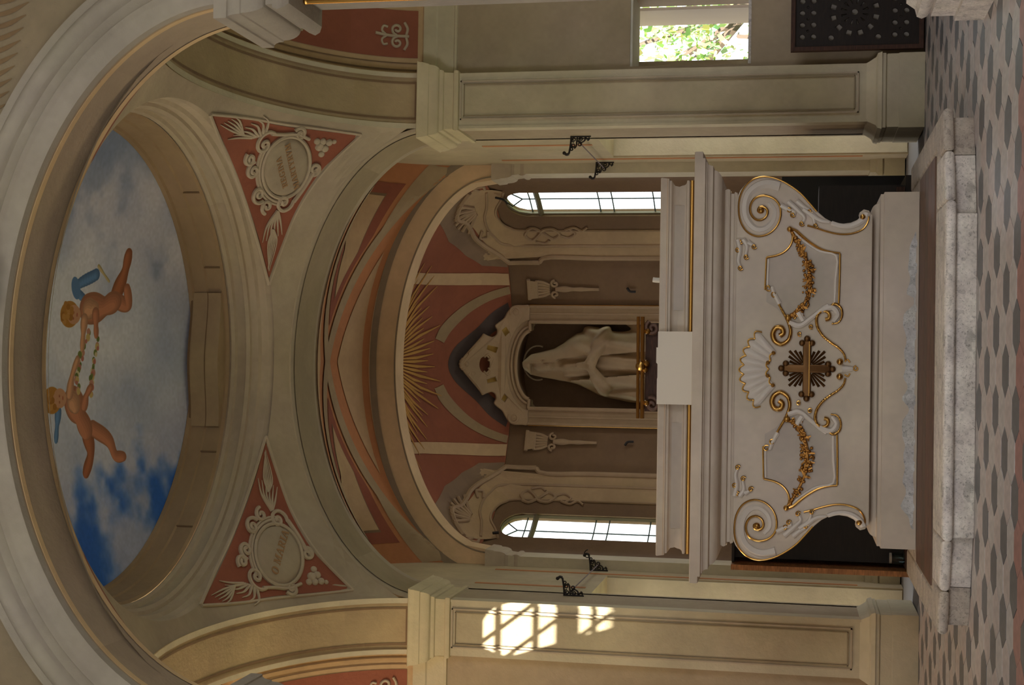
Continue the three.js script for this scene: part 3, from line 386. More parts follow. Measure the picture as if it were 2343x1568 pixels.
{
  const v = struct('ceiling_sanctuary', 'cross vault of the sanctuary painted orange with beige bands', 'ceiling', [grid(96, 48, (u, w) => { const x = lerp(-1.53, 1.53, 0.5 - 0.5 * Math.cos(u * Math.PI)), z = lerp(-9.5, -10.72, w); return [x, sanY(x, z), z]; })], M.orange, { crease: 0.5 });
  const at = (x, z, h) => V(x, sanY(x, z) - h, z);
  const rib = (A, B, w, h, n = 40) => grid(n, 3, (u, k) => { const x = lerp(A[0], B[0], u), z = lerp(A[1], B[1], u), e = (k - 0.5) * 2 * w, L = Math.hypot(B[0] - A[0], B[1] - A[1]), nx = -(B[1] - A[1]) / L, nz = (B[0] - A[0]) / L; return at(clamp(x + nx * e, -1.52, 1.52), clamp(z + nz * e, -10.71, -9.5), h); });
  const band = [];
  for (const s of [1, -1]) band.push(rib([0, -10.1], [1.5 * s, -10.69], 0.05, 0.01), rib([0, -10.1], [1.5 * s, -9.53], 0.05, 0.01));
  obj('diagonal_band', band, plaster([0.46, 0.34, 0.20]), v, { crease: 0.9 });
  const tri = (pts, h) => { const [A, B, C] = pts; return grid(16, 12, (u, w) => { const a = [lerp(A[0], B[0], w), lerp(A[1], B[1], w)]; return at(lerp(C[0], a[0], u), lerp(C[1], a[1], u), h); }); };
  for (const s of [1, -1]) {
    obj('painted_red_border', [tri([[1.36 * s, -9.66], [1.36 * s, -10.56], [0.26 * s, -10.1]], 0.004)], M.red, v);
    obj('painted_panel_line', [tri([[1.275 * s, -9.74], [1.275 * s, -10.46], [0.45 * s, -10.1]], 0.006)], M.line, v);
    obj('painted_panel', [tri([[1.255 * s, -9.755], [1.255 * s, -10.445], [0.475 * s, -10.1]], 0.008)], M.vault, v);
  }
  obj('painted_panel', [tri([[-0.85, -9.60], [0.85, -9.60], [0.0, -9.92]], 0.006), tri([[-0.85, -10.62], [0.85, -10.62], [0, -10.3]], 0.006)], M.vault, v);
  // the arch between sanctuary and apse
  const ha = (x) => Math.abs(x) < 1.42 ? YA + 0.764 * Math.sqrt(1 - (x / 1.42) ** 2) : 2.9;
  const w = struct('wall_apse_arch', 'plain ochre arch at the mouth of the apse', 'wall', [wall({ P: flatX(Z2, -1), s0: -1.53, s1: 1.53, n: 2, y0: 2.9, y1: 4.9, d: 0.22, holes: [{ a: -1.42, b: 1.42, sill: 2.9, head: ha, n: 64 }] })], plaster([0.74, 0.52, 0.30]));
  obj('arch_line', [[0.152, 0.205], [0.0, 0.012]].map(([a, b]) => grid(64, 1, (u, k) => { const t = Math.PI * u, e = lerp(a, b, k); return [-(1.42 + e) * Math.cos(t), YA + (0.764 + e) * Math.sin(t), Z2 + 0.01]; })), plaster([0.30, 0.23, 0.15]), w);
}
// ---- apse: curved wall and half dome; f degrees round from the back, s: below 0 height under the springing, above 0 angle up the dome
const A = (f, s, h = 0) => { const a = f * RAD, r = s < 0 ? RA - h : (RA - h) * Math.cos(s), y = s < 0 ? YA + s : YA + (0.85 - h) * Math.sin(s); return V(r * Math.sin(a), y, AZ - r * Math.cos(a)); };
const aTube = (pts, r, h = 0.006, n = 6, closed) => sweep(curve(pts.map(([f, s]) => A(f, s, h)), n, closed), r, 6);
const aRibbon = (P, Q, nu, nv, h = 0.004) => grid(nu, nv, (u, v) => { const p = P(u), q = Q(u); return A(lerp(p[0], q[0], v), lerp(p[1], q[1], v), h); });
const mir = (pts) => pts.map(([f, s]) => [-f, s]);
{
  const PA = (f, y, d) => { const a = f * RAD, r = RA + d; return [r * Math.sin(a), y, AZ - r * Math.cos(a)]; };
  const head = (c, w) => (f) => YA - 0.10 + 0.165 * Math.sqrt(Math.max(0, 1 - ((f - c) / w) ** 2));
  const hole = (c) => ({ a: c - 6.9, b: c + 6.9, sill: 1.25, head: head(c, 6.95), n: 18 });
  const nh = (f) => Math.abs(f) < 11.6 ? YA - 0.02 + 0.14 * Math.sqrt(Math.max(0, 1 - (f / 11.65) ** 2)) : YA - 0.03;
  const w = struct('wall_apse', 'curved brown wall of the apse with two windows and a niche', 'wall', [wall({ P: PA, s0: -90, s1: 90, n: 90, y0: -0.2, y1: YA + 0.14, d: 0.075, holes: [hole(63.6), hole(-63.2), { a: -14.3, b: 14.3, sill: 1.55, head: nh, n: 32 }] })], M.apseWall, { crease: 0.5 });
  // the dome's lower edge leaves room for the heads of windows and niche
  obj('half_dome', [grid(120, 30, (u, v) => { const f = lerp(-90, 90, u), s = lerp(0.165, Math.PI / 2, v); return A(f, s); })], M.redDeep, w, { crease: 1.2 });
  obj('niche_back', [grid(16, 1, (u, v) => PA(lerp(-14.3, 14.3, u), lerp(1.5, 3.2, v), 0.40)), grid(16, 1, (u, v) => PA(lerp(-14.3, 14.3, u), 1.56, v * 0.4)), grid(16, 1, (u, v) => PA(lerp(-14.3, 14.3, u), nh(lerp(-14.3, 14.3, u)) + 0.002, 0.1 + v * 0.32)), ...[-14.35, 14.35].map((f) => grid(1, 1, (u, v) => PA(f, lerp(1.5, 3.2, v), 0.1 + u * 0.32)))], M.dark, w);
  obj('dome_foot', [grid(120, 1, (u, v) => { const f = lerp(-90, 90, u); return v ? A(f, 0.17) : PA(f, YA + 0.139, 0.06); })], M.apse, w);
  for (const s of [1, -1]) {
    const m = s > 0 ? (p) => p : mir;
    obj('painted_band', [aRibbon(poly(smooth2(m([[74, 1.04], [72.6, 1.033], [54.2, 0.902], [42.9, 0.71], [37.1, 0.511], [34.0, 0.308], [32.7, 0.17]]))), poly(smooth2(m([[69, 1.095], [67.7, 1.091], [47.4, 0.929], [37.2, 0.729], [32.1, 0.526], [29.4, 0.321], [28.3, 0.17]]))), 48, 3, 0.006)], M.vault, w); obj('painted_band', [aRibbon(poly(smooth2(m([[27.9, 0.175], [27.1, 0.368], [25.6, 0.562], [23.3, 0.718], [19.5, 0.858], [13.9, 0.933]]))), poly(smooth2(m([[25.1, 0.168], [23.9, 0.353], [21.8, 0.526], [18.8, 0.66], [14.9, 0.774], [10.4, 0.844]]))), 40, 3, 0.006)], M.vaultDark, w);
    obj('painted_grey_field', [aRibbon(poly(m([[84, 0.66], [74.7, 0.66], [59.1, 0.655], [45.9, 0.54], [37.9, 0.40], [35.2, 0.17]])), poly(m([[80, 0.36], [68, 0.54], [46, 0.37], [37.5, 0.17]])), 30, 6, 0.003)], plaster([0.27, 0.18, 0.11]), w);
  }
  obj('painted_dark_halo', [aRibbon(poly(smooth2([[22, 0.2], [19, 0.36], [14.5, 0.5], [8, 0.72], [0, 0.80], [-8, 0.72], [-14.5, 0.5], [-19, 0.36], [-22, 0.2]])), poly(smooth2([[17, 0.17], [13, 0.3], [10, 0.42], [5, 0.55], [0, 0.6], [-5, 0.55], [-10, 0.42], [-13, 0.3], [-17, 0.17]])), 48, 4, 0.003)], plaster([0.085, 0.06, 0.05]), w);
  // sun rays of gilt paint round the painted sky
  const rays = []; for (let i = 0; i < 46; i++) { const f = lerp(-82, 82, i / 45), l = (i % 2 ? 0.30 : 0.42) * (0.85 + 0.3 * rnd()); rays.push(sweep([A(f, 1.33, 0.006), A(f + rr(-1.5, 1.5), 1.33 - l * 0.5, 0.006), A(f, 1.33 - l, 0.006)], (t) => [0.008, 0.014, 0.003][Math.round(t * 2)], 5, 0.35, V(0, 1, 0))); }
  obj('sun_ray', rays, M.ochre, w); obj('ray_ring', [aRibbon((u) => [lerp(-90, 90, u), 1.325], (u) => [lerp(-90, 90, u), 1.40], 60, 2, 0.006)], M.stucco, w);
  obj('painted_sky', [aRibbon((u) => [lerp(-90, 90, u), 1.40], (u) => [lerp(-90, 90, u), 1.56], 60, 3, 0.007)], plaster([0.36, 0.42, 0.56]), w);
}
for (const s of [1, -1]) { // windows of the apse with their shaped stucco surrounds
  const c = s > 0 ? 63.6 : -63.2, m = s > 0 ? (p) => p : mir, side = s > 0 ? 'right' : 'left';
  const t = thing('window', 'narrow arched window with iron bars on the ' + side + ' of the apse', 'window', [0, 0, 0], null, 'structure'); t.name = s > 0 ? 'window_1' : 'window_2';
  const P = (f, y, d) => V(...(() => { const a = f * RAD, r = RA + d; return [r * Math.sin(a), y, AZ - r * Math.cos(a)]; })());
  const hw = 6.9, top = (f) => 2.9 + 0.165 * Math.sqrt(Math.max(0, 1 - ((f - c) / 6.95) ** 2)), outline = [[c - hw, 1.25], [c - hw, 2.3], [c - hw, 2.88]]; for (let i = 1; i < 16; i++) { const f = c - hw + hw * 2 * i / 16; outline.push([f, top(f)]); } outline.push([c + hw, 2.88], [c + hw, 2.3], [c + hw, 1.25]);
  obj('frame', [sweep(outline.map(([f, y]) => P(f, y, 0.03)), 0.016, 4)], M.frameGreen, t);
  obj('transom', [sweep([P(c - hw, 2.80, 0.03), P(c, 2.80, 0.03), P(c + hw, 2.80, 0.03)], 0.03, 4, 0.8)], M.frameGreen, t);
  obj('pane', [grid(6, 1, (u, v) => P(lerp(c - hw, c + hw, u), lerp(1.25, 2.8, v), 0.06)), grid(12, 1, (u, v) => { const f = lerp(c - hw, c + hw, u); return P(f, lerp(2.8, top(f), v), 0.06); })], M.glass, t);
  const bars = [[[c, 1.25], [c, 2.93]], ...[1.55, 1.87, 2.20, 2.31, 2.87].map((y) => [[c - hw, y], [c, y], [c + hw, y]])];
  for (const b of bars) obj('bar', [sweep(b.map(([f, y]) => P(f, y, 0.045)), 0.006, 5)], M.lead, t);
  for (const q of [1, -1]) obj('bar', [sweep([P(c, 2.93, 0.045), P(c + q * 3.6, 3.02, 0.045)], 0.006, 5)], M.lead, t);
  obj('sill', [sweep([P(c - 8, 1.24, 0.1), P(c + 8, 1.24, 0.1)], 0.04, 4)], M.stuccoBrown, t);
  const r = tag(obj('window_surround', [
    aTube(smooth2(m([[80, 0.33], [74.9, 0.45], [68.7, 0.525], [63, 0.47], [57.4, 0.445], [52.0, 0.425], [45.9, 0.345], [39.3, 0.2], [37.2, 0.15]])), 0.022, 0.01, 1), aTube(m([[37.2, 0.16], [36.9, 0.02], [36.8, -0.13]]), 0.022, 0.01, 4), aTube(m([[36.8, -0.13], [38.4, -0.165], [38.4, -0.6], [38.4, -1.6]]), 0.02, 0.01, 4), aTube(smooth2(m([[72, 0.05], [67.1, 0.1], [61.6, 0.18], [56.9, 0.18], [51.8, 0.095], [50.2, -0.03], [50, -0.2], [50, -0.8], [50, -1.6]])), 0.011, 0.006, 1), aTube(smooth2(m([[74, 0.2], [65.0, 0.25], [59.0, 0.30], [49.4, 0.26], [44.1, 0.11], [43.5, -0.05], [43.4, -0.4], [43.4, -1.6]])), 0.012, 0.006, 1)],
    M.stuccoBrown), 'shaped stucco moulding round the ' + side + ' window of the apse', 'moulding', null, 'structure'); r.name = s > 0 ? 'trim_7' : 'trim_8';
  obj('surround_field', [aRibbon(poly(smooth2(m([[79, 0.31], [68.7, 0.5], [57.4, 0.42], [46.5, 0.33], [39, 0.15], [39, -0.2], [39, -0.9], [39, -1.6]]))), poly(smooth2(m([[72, 0.06], [67.1, 0.1], [59, 0.19], [53, 0.13], [50.4, -0.05], [50.2, -0.3], [50.2, -0.9], [50.2, -1.6]]))), 60, 6, 0.003)], plaster([0.48, 0.33, 0.18]), r);
  const ar = [aTube(m(spiralPts(51, -0.08, 1, 1, 0, 0.01, 2).map(() => [51, -0.08])).slice(0, 1).concat(m([[48, -0.04], [46, -0.09], [48, -0.15], [50.6, -0.2], [51, -0.28], [48.6, -0.33], [46.6, -0.27], [49, -0.2], [51.5, -0.12], [50.6, -0.06]])), 0.013, 0.01), aTube(m([[48, -0.33], [47, -0.4], [49, -0.46], [51, -0.42]]), 0.011, 0.01), aTube(m([[50.5, -0.38], [51.6, -0.46], [50.2, -0.52], [51.8, -0.57]]), 0.011, 0.01), aTube(m([[45.2, -0.12], [44.6, -0.2], [46, -0.24]]), 0.011, 0.01)];
  obj('arabesque', ar, M.stuccoBrown, r);
  const sh = []; for (let i = 0; i < 7; i++) { const q = (i - 3) / 3; sh.push(aTube(m([[66 + q * 2, 0.36], [66 + q * 7, 0.44 + 0.07 * (1 - q * q)], [66 + q * 9.5, 0.47 + 0.09 * (1 - q * q)]]), 0.016, 0.012)); } sh.push(aTube(m([[54, 0.35], [51, 0.38], [50, 0.32], [53, 0.3]]), 0.012, 0.012), aTube(m([[78, 0.25], [81, 0.28], [80, 0.2], [77, 0.2]]), 0.012, 0.012)); obj('shell', sh, M.stuccoBrown, r);
}
for (const s of [1, -1]) { // capital-shaped drop and iron hook between niche and window
  const side = s > 0 ? 'right' : 'left', m = s > 0 ? (p) => p : mir, f0 = 26.8;
  const g = thing('wall_drop', 'stucco capital with hanging tassel on the ' + side + ' of the niche', 'ornament', [0, 0, 0]);
  obj('abacus', [aRibbon(poly(m([[23.2, -0.02], [30.2, -0.02]])), poly(m([[23.6, -0.09], [29.8, -0.09]])), 8, 1, 0.03), aTube(m([[23.0, -0.02], [26.8, -0.02], [30.4, -0.02]]), 0.018, 0.02), aTube(m([[23.6, -0.09], [26.8, -0.09], [30, -0.09]]), 0.012, 0.02)], M.stuccoBrown, g);
  const l = []; for (let i = 0; i < 6; i++) { const a = 24 + i * 1.12; l.push(aTube(m([[a, -0.1], [lerp(a, f0, 0.15), -0.15], [lerp(a, f0, 0.5), -0.2]]), 0.013, 0.016)); } for (const q of [1, -1]) l.push(aTube(m(spiralPts(f0 + q * 2.0, -0.245, 1.6, 0.4, 0, 0).map((_, i) => { const w = i / 22 * 7, r = 1 - i / 30; return [f0 + q * (1.9 + 1.3 * r * Math.cos(w)), -0.245 + 0.035 * r * Math.sin(w)]; })), 0.011, 0.016, 1)); obj('scroll', l, M.stuccoBrown, g);
  obj('tassel', [sweep(curve(m([[f0, -0.25], [f0, -0.34], [f0, -0.42], [f0, -0.5], [f0, -0.62]]).map(([f, q]) => A(f, q, 0.02))), (t) => 0.012 + 0.012 * Math.sin(t * 7) ** 2 * (1 - t) + 0.008 * (1 - t), 7)], M.stuccoBrown, g);
  const h = tag(obj('iron_hook', [aTube(m([[f0 + 0.8, -0.86], [f0 - 0.4, -0.88], [f0 - 0.6, -0.93]]), 0.011, 0.03)], M.iron), 'small iron hook below the ' + side + ' stucco tassel', 'hook');
}
// niche frame: shaped head with gilded openwork, mouldings
{
  const t = thing('niche_frame', 'moulded niche frame with a scrolled and gilded crest in the apse', 'frame', [0, 0, 0]);
  const D = (a, b, h = 0) => { if (b <= YA) return V(a, b, AZ - Math.sqrt(RA * RA - a * a) + 0.012 + h); const y = YA + (b - YA) * 0.88, x = a * (1 - 0.04 * clamp((b - YA) / 0.6, 0, 1)); return V(x, y - h * 0.35, AZ - RA * Math.sqrt(Math.max(0, 1 - ((y - YA) / 0.85) ** 2 - (x / RA) ** 2)) + 0.012 + h); };
  const ln = (pts, r, n = 6) => sweep(curve(pts.map(([a, b]) => D(a, b)), n), r, 7);
  const sides = []; for (const s of [1, -1]) sides.push(grid(2, 1, (u, v) => D(s * lerp(0.362, 0.50, u), lerp(1.5, 3.02, v), 0.02)), sweep([D(s * 0.50, 1.5, 0.02), D(s * 0.50, 3.1, 0.02)], 0.014, 6), sweep([D(s * 0.37, 1.5, 0.03), D(s * 0.37, 2.985, 0.03)], 0.016, 6), sweep([D(s * 0.44, 1.5, 0.022), D(s * 0.44, 3.02, 0.022)], 0.009, 6), sweep([D(s * 0.372, 2.985, 0.03), D(s * 0.292, 2.985, 0.03)], 0.014, 6));
  obj('jamb', sides, M.stuccoBrown, t);
  const arc = (a, b) => Array.from({ length: 25 }, (_, i) => { const w = Math.PI * i / 24; return [a * Math.cos(w), 2.985 + b * Math.sin(w)]; });
  obj('arch', [sweep(arc(0.292, 0.15).map(([a, b]) => D(a, b, 0.03)), 0.017, 7), sweep(arc(0.33, 0.19).map(([a, b]) => D(a, b, 0.024)), 0.012, 7), grid(24, 2, (u, v) => { const w = Math.PI * u, k = lerp(0, 1, v); return D(lerp(0.292, 0.40, k) * Math.cos(w), 2.985 + lerp(0.15, 0.25, k) * Math.sin(w), 0.02); })], M.stuccoBrown, t, { crease: 0.9 });
  // crest outline
  const half = [[0.0, 3.60], [0.05, 3.585], [0.10, 3.55], [0.20, 3.47], [0.262, 3.42], [0.245, 3.385], [0.235, 3.345], [0.255, 3.31], [0.30, 3.30], [0.335, 3.315], [0.36, 3.29], [0.40, 3.235], [0.452, 3.20], [0.50, 3.15], [0.505, 3.05], [0.5, 2.99], [0.40, 2.99]];
  const sh = new THREE.Shape(); const hs = [...smooth2(half.slice(0, 5), 6), ...smooth2(half.slice(4, 11), 6).slice(1), ...smooth2(half.slice(10), 6).slice(1)]; hs.forEach(([a, b], i) => (i ? sh.lineTo(a, b) : sh.moveTo(a, b))); for (let i = 0; i <= 16; i++) { const w = Math.PI * i / 16; sh.lineTo(0.39 * Math.cos(w), 2.99 + 0.235 * Math.sin(w)); } [...hs].reverse().forEach(([a, b]) => sh.lineTo(-a, b));
  const cut = new THREE.Path(); cut.absellipse(0, 3.415, 0.075, 0.045, 0, 7, true); sh.holes.push(cut);
  for (const s of [1, -1]) for (const q of [[[0.10, 3.32], [0.13, 3.40], [0.17, 3.39], [0.15, 3.30]], [[0.245, 3.235], [0.30, 3.265], [0.33, 3.225], [0.28, 3.195]]]) { const p = new THREE.Path(); q.forEach(([a, b], i) => (i ? p.lineTo(s * a, b) : p.moveTo(s * a, b))); sh.holes.push(p); }
  const g = new THREE.ExtrudeGeometry(sh, { depth: 0.035, bevelEnabled: true, bevelSize: 0.006, bevelThickness: 0.006, bevelSegments: 1, curveSegments: 12 }); { const p = g.attributes.position; for (let i = 0; i < p.count; i++) { const q = D(p.getX(i), p.getY(i), 0.02 + p.getZ(i)); p.setXYZ(i, q.x, q.y, q.z); } } obj('crest', [g], M.stuccoBrown, t);
  for (const [a0, a1, b0, b1] of [[0.085, 0.185, 3.29, 3.41], [0.235, 0.335, 3.185, 3.275]]) for (const q of [1, -1]) obj('gilded_ground', [grid(6, 4, (u, v) => D(q * lerp(a0, a1, u), lerp(b0, b1, v), 0.03))], M.goldPaint, t);
  const sc = []; for (const s of [1, -1]) sc.push(sweep(curve(spiralPts(s * 0.455, 3.13, 0.055, 0.012, s > 0 ? 2 : 1.1, -s * 1.5).map(([a, b]) => D(a, b, 0.06))), 0.012, 6), sweep(curve(spiralPts(s * 0.085, 3.51, 0.035, 0.01, s > 0 ? 0.5 : 2.6, s * 1.3).map(([a, b]) => D(a, b, 0.06))), 0.010, 6), sweep(curve([[0.06, 3.42], [0.09, 3.39], [0.06, 3.365], [0.03, 3.385]].map(([a, b]) => D(s * a, b, 0.06))), 0.010, 6), sweep(curve([[0.262, 3.42], [0.18, 3.475], [0.09, 3.55]].map(([a, b]) => D(s * a, b, 0.06))), 0.012, 6));
  obj('scroll', sc, M.stuccoBrown, t); const fl = []; for (let i = 0; i < 7; i++) { const w = Math.PI * i / 6; fl.push(ball(D(0.045 * Math.cos(w), 3.575 + 0.03 * Math.sin(w), 0.05), 0.018)); } fl.push(ball(D(0, 3.565, 0.055), 0.025)); obj('flower', fl, M.stuccoBrown, t);
  for (const q of [0.512, -0.512]) obj('gilded_edge', [sweep([D(q, 1.5, 0.02), D(q, 2.98, 0.02)], 0.005, 5)], M.gold, t);
}

// ---- statue of a veiled woman with joined hands, wide mantle
{
  const t = thing('statue', 'stone-coloured statue of a veiled woman standing in the apse niche', 'statue', [0, 1.56, AZ - RA - 0.16]);
  const cap = (x, y, z, a, b, ra, rb) => { const bx_ = b[0] - a[0], by = b[1] - a[1], bz = b[2] - a[2], h = clamp(((x - a[0]) * bx_ + (y - a[1]) * by + (z - a[2]) * bz) / (bx_ * bx_ + by * by + bz * bz), 0, 1); return Math.hypot(x - a[0] - bx_ * h, y - a[1] - by * h, z - a[2] - bz * h) - lerp(ra, rb, h); };
  const smin = (a, b, k) => { const h = clamp(0.5 + 0.5 * (b - a) / k, 0, 1); return lerp(b, a, h) - k * h * (1 - h); };
  // half widths of the mantle to the right and left at each height
  const WR = poly([[0, 0.345], [0.5, 0.335], [0.7, 0.335], [0.85, 0.34], [0.95, 0.33], [1.05, 0.29], [1.15, 0.205], [1.25, 0.145], [1.35, 0.12], [1.45, 0.095], [1.52, 0.03]]), WL = poly([[0, 0.33], [0.5, 0.30], [0.7, 0.265], [0.85, 0.235], [0.95, 0.205], [1.05, 0.165], [1.15, 0.14], [1.25, 0.12], [1.35, 0.105], [1.45, 0.085], [1.52, 0.03]]);
  const tab = (f) => { const o = []; for (let k = 0; k <= 152; k++) { let lo = 0, hi = 1; for (let q = 0; q < 24; q++) { const m = (lo + hi) / 2; f(m)[0] < k / 100 ? lo = m : hi = m; } o.push(f(lo)[1]); } return (y) => { const m = clamp(y, 0, 1.519) * 100, k = Math.floor(m); return lerp(o[k], o[Math.min(152, k + 1)], m - k); }; }, wr = tab(WR), wl = tab(WL);
  const field = (x, y, z) => {
    const r = wr(y), l = wl(y), c = (r - l) / 2, a = (r + l) / 2, b = clamp(0.20 - 0.05 * y, 0.10, 0.2) * (y > 1.3 ? 0.95 : 1), low = clamp((1.2 - y) * 2.5, 0, 1);
    const sweepFold = Math.sin(26 * (x + 0.30 * (1.15 - y) * (x > c ? 1 : -0.7)) + 3 * Math.sin(3.1 * y)), fine = Math.sin(61 * x - 17 * y + 2 * Math.sin(9 * y));
    let d = (Math.hypot((x - c) / a, z / b) - 1) * Math.min(a, b) * 0.9 + low * (0.016 * sweepFold + 0.006 * fine);
    if (y > 1.5) d = Math.max(d, Math.hypot(x - 0.02, y - 1.42, z) - 0.11);
    // the mantle parts in front: a long hollow in which robe, face and hands stand
    const hollow = Math.max(Math.abs(x + 0.02 - 0.10 * (1.0 - y)) - (y > 1.2 ? 0.066 : 0.085), 0.045 - z, y - 1.43, 0.25 - y); d = Math.max(d, -(hollow - 0.012));
    d = Math.min(d, cap(x, y, z, [0.05, 0.2, 0.02], [0.0, 1.1, 0.0], 0.135, 0.10) + 0.010 * Math.sin(70 * x + 2 * Math.sin(5 * y)));
    d = smin(d, cap(x, y, z, [0.012, 1.14, 0.02], [0.012, 1.24, 0.03], 0.05, 0.045), 0.02); d = smin(d, cap(x, y, z, [0.008, 1.285, 0.06], [0.012, 1.36, 0.045], 0.052, 0.066), 0.012); d = smin(d, cap(x, y, z, [0.008, 1.325, 0.108], [0.006, 1.295, 0.12], 0.006, 0.011), 0.006);
    for (const e of [-0.022, 0.04]) d = Math.max(d, -(Math.hypot(x - e, y - 1.335, z - 0.118) - 0.012));
    d = smin(d, cap(x, y, z, [0.27, 0.80, 0.07], [0.03, 0.90, 0.19], 0.075, 0.045) + 0.008 * Math.sin(50 * (x + y)), 0.015); d = smin(d, cap(x, y, z, [-0.19, 0.80, 0.07], [-0.02, 0.90, 0.19], 0.062, 0.042) + 0.008 * Math.sin(50 * (x - y)), 0.015); // sleeves
    d = smin(d, cap(x, y, z, [-0.012, 0.89, 0.20], [-0.005, 1.02, 0.175], 0.030, 0.014), 0.008); d = smin(d, cap(x, y, z, [0.02, 0.89, 0.20], [0.012, 1.015, 0.178], 0.030, 0.014), 0.006);                   // joined hands
    d = Math.max(d, -(cap(x, y, z, [0.14, 0.70, 0.2], [-0.08, 0.78, 0.24], 0.03, 0.05)));                                                                                                                            // shadowed fold under the sleeves
    return d;
  };
  const R = 100, mc = new MarchingCubes(R, new THREE.MeshBasicMaterial(), false, false, 500000), SX = 0.42, SY = 0.80, SZ = 0.30, cy = 0.78; mc.isolation = 0;
  for (let k = 0; k < R; k++) for (let j = 0; j < R; j++) for (let i = 0; i < R; i++) { const g = (n) => n / R * 2 - 1; mc.field[i + j * R + k * R * R] = -field(g(i) * SX, g(j) * SY + cy, g(k) * SZ); }
  mc.update(); const n = mc.count, pos = Array.from(mc.positionArray.slice(0, n * 3)); for (let i = 0; i < n; i++) { pos[i * 3] *= SX; pos[i * 3 + 1] = Math.max(0.004, pos[i * 3 + 1] * SY + cy); pos[i * 3 + 2] *= SZ; }
  obj('figure', [geo(pos)], M.statue, t, { crease: 0.8 });
  const hl = []; for (let i = 0; i <= 16; i++) { const w = lerp(-0.35, Math.PI + 0.35, i / 16); hl.push(V(0.02 + 0.15 * Math.cos(w), 1.40 + 0.125 * Math.sin(w), -0.04)); } obj('halo', [sweep(hl, 0.008, 6)], M.stucco, t);
}

// ---- wooden lattice panel, rear right, with turned rosette
{
  const t = thing('lattice_panel', 'low dark wooden panel with pierced circles and a wheel rosette by the window', 'panel', [2.178, 0.01, -8.985]);
  const hw = 0.235, H = 0.785, fw = 0.026, sh = new THREE.Shape([[-hw + fw, fw], [hw - fw, fw], [hw - fw, H - fw], [-hw + fw, H - fw]].map((p) => new THREE.Vector2(...p))), cyc = 0.405;
  const circ = (x, y, r) => { const p = new THREE.Path(); p.absarc(x, y, r, 0, Math.PI * 2, true); sh.holes.push(p); }, quad = (a) => { const p = new THREE.Path(); a.forEach(([x, y], i) => (i ? p.lineTo(x, y) : p.moveTo(x, y))); sh.holes.push(p); };
  for (const y of [0.10, 0.168, 0.65, 0.717]) for (let i = -2; i <= 2; i++) circ(i * 0.073, y, 0.0185); for (const y of [0.134, 0.684]) for (let i = -2; i < 2; i++) circ((i + 0.5) * 0.073, y, 0.009);
  for (const [x, y] of [[-0.155, 0.265], [0.155, 0.265], [-0.155, 0.545], [0.155, 0.545]]) circ(x, y, 0.019); circ(0, cyc, 0.021);
  for (let i = 0; i < 12; i++) { const a = (i + 0.5) / 12 * Math.PI * 2, P = (r, da) => [r * Math.cos(a + da), cyc + r * Math.sin(a + da)]; quad([P(0.048, -0.06), P(0.048, 0.06), P(0.083, 0.10), P(0.083, -0.10)]); quad([P(0.113, -0.145), P(0.113, 0.145), P(0.15, 0.13), P(0.15, -0.13)]); }
  obj('fretwork', [new THREE.ExtrudeGeometry(sh, { depth: 0.014, bevelEnabled: true, bevelSize: 0.002, bevelThickness: 0.002, bevelSegments: 1, curveSegments: 10 })], M.woodDark, t);
  for (const q of [[-hw, -hw + fw, 0, H], [hw - fw, hw, 0, H]]) obj('stile', [bx(...q, -0.012, 0.03)], M.woodRed, t); for (const q of [[0, fw], [H - fw, H]]) obj('rail', [bx(-hw + fw, hw - fw, ...q, -0.012, 0.03)], M.woodRed, t);
  obj('backing', [bx(-hw + fw, hw - fw, fw, H - fw, -0.012, -0.008)], std([0.42, 0.38, 0.33]), t);
}

// ---- iron curtain brackets and rods over the two sanctuary doors
for (const s of [1, -1]) {
  const side = s > 0 ? 'right' : 'left';
  for (const [k, z] of [[0, -9.39], [1, -10.6]]) {
    const t = thing('iron_bracket', 'scrolled black iron bracket ' + (k ? 'beyond' : 'before') + ' the ' + side + ' sanctuary door', 'bracket', [W * s, 2.095, z]);
    const b = (pts, r) => sweep(curve(pts.map(([a, y]) => V(-a * s, y, 0)), 5), r, 6), sp = (a, y, r, a0, tt) => sweep(curve(spiralPts(a, y, r, 0.006, a0, tt, 14).map(([p, q]) => V(-p * s, q, 0)), 2), 0.0042, 5);
    obj('wall_bar', [b([[0.004, -0.01], [0.004, 0.125]], 0.006)], M.iron, t); obj('arm', [b([[0, 0.12], [0.06, 0.124], [0.118, 0.134]], 0.0065), b([[0.118, 0.134], [0.123, 0.15], [0.113, 0.163]], 0.009), ball(V(-0.112 * s, 0.166, 0), 0.012)], M.iron, t);
    obj('strut', [b([[0.0, 0.078], [0.03, 0.082], [0.07, 0.088], [0.083, 0.10]], 0.0055), b([[0.0, 0.03], [0.03, 0.03], [0.045, 0.06], [0.03, 0.08]], 0.005)], M.iron, t);
    obj('scroll', [sp(0.025, 0.102, 0.018, 0, 1.4), sp(0.062, 0.108, 0.016, 2, -1.4), sp(0.022, 0.055, 0.018, 0, 1.3), sp(0.055, 0.064, 0.016, 3, 1.3), sp(0.016, 0.012, 0.016, 0, -1.3), sp(0.088, 0.118, 0.012, 1, 1.2), ...(s < 0 && k ? [sp(0.115, 0.14, 0.04, 0, 1.1)] : [])], M.iron, t);
  }
  tag(obj('curtain_rod', [sweep([V((W - 0.05) * s, 2.155, -9.39), V((W - 0.05) * s, 2.155, -10.6)], 0.004, 6)], M.wood), 'thin rod joining the two brackets over the ' + side + ' door', 'rod');
}
tag(obj('window_stay', [aTube([[71.5, 0.13], [69, 0.06], [66.5, 0.04]], 0.009, 0.04), aTube([[66.5, 0.04], [64, 0.0]], 0.006, 0.03)], M.iron), 'black iron stay at the head of the right apse window', 'window stay');
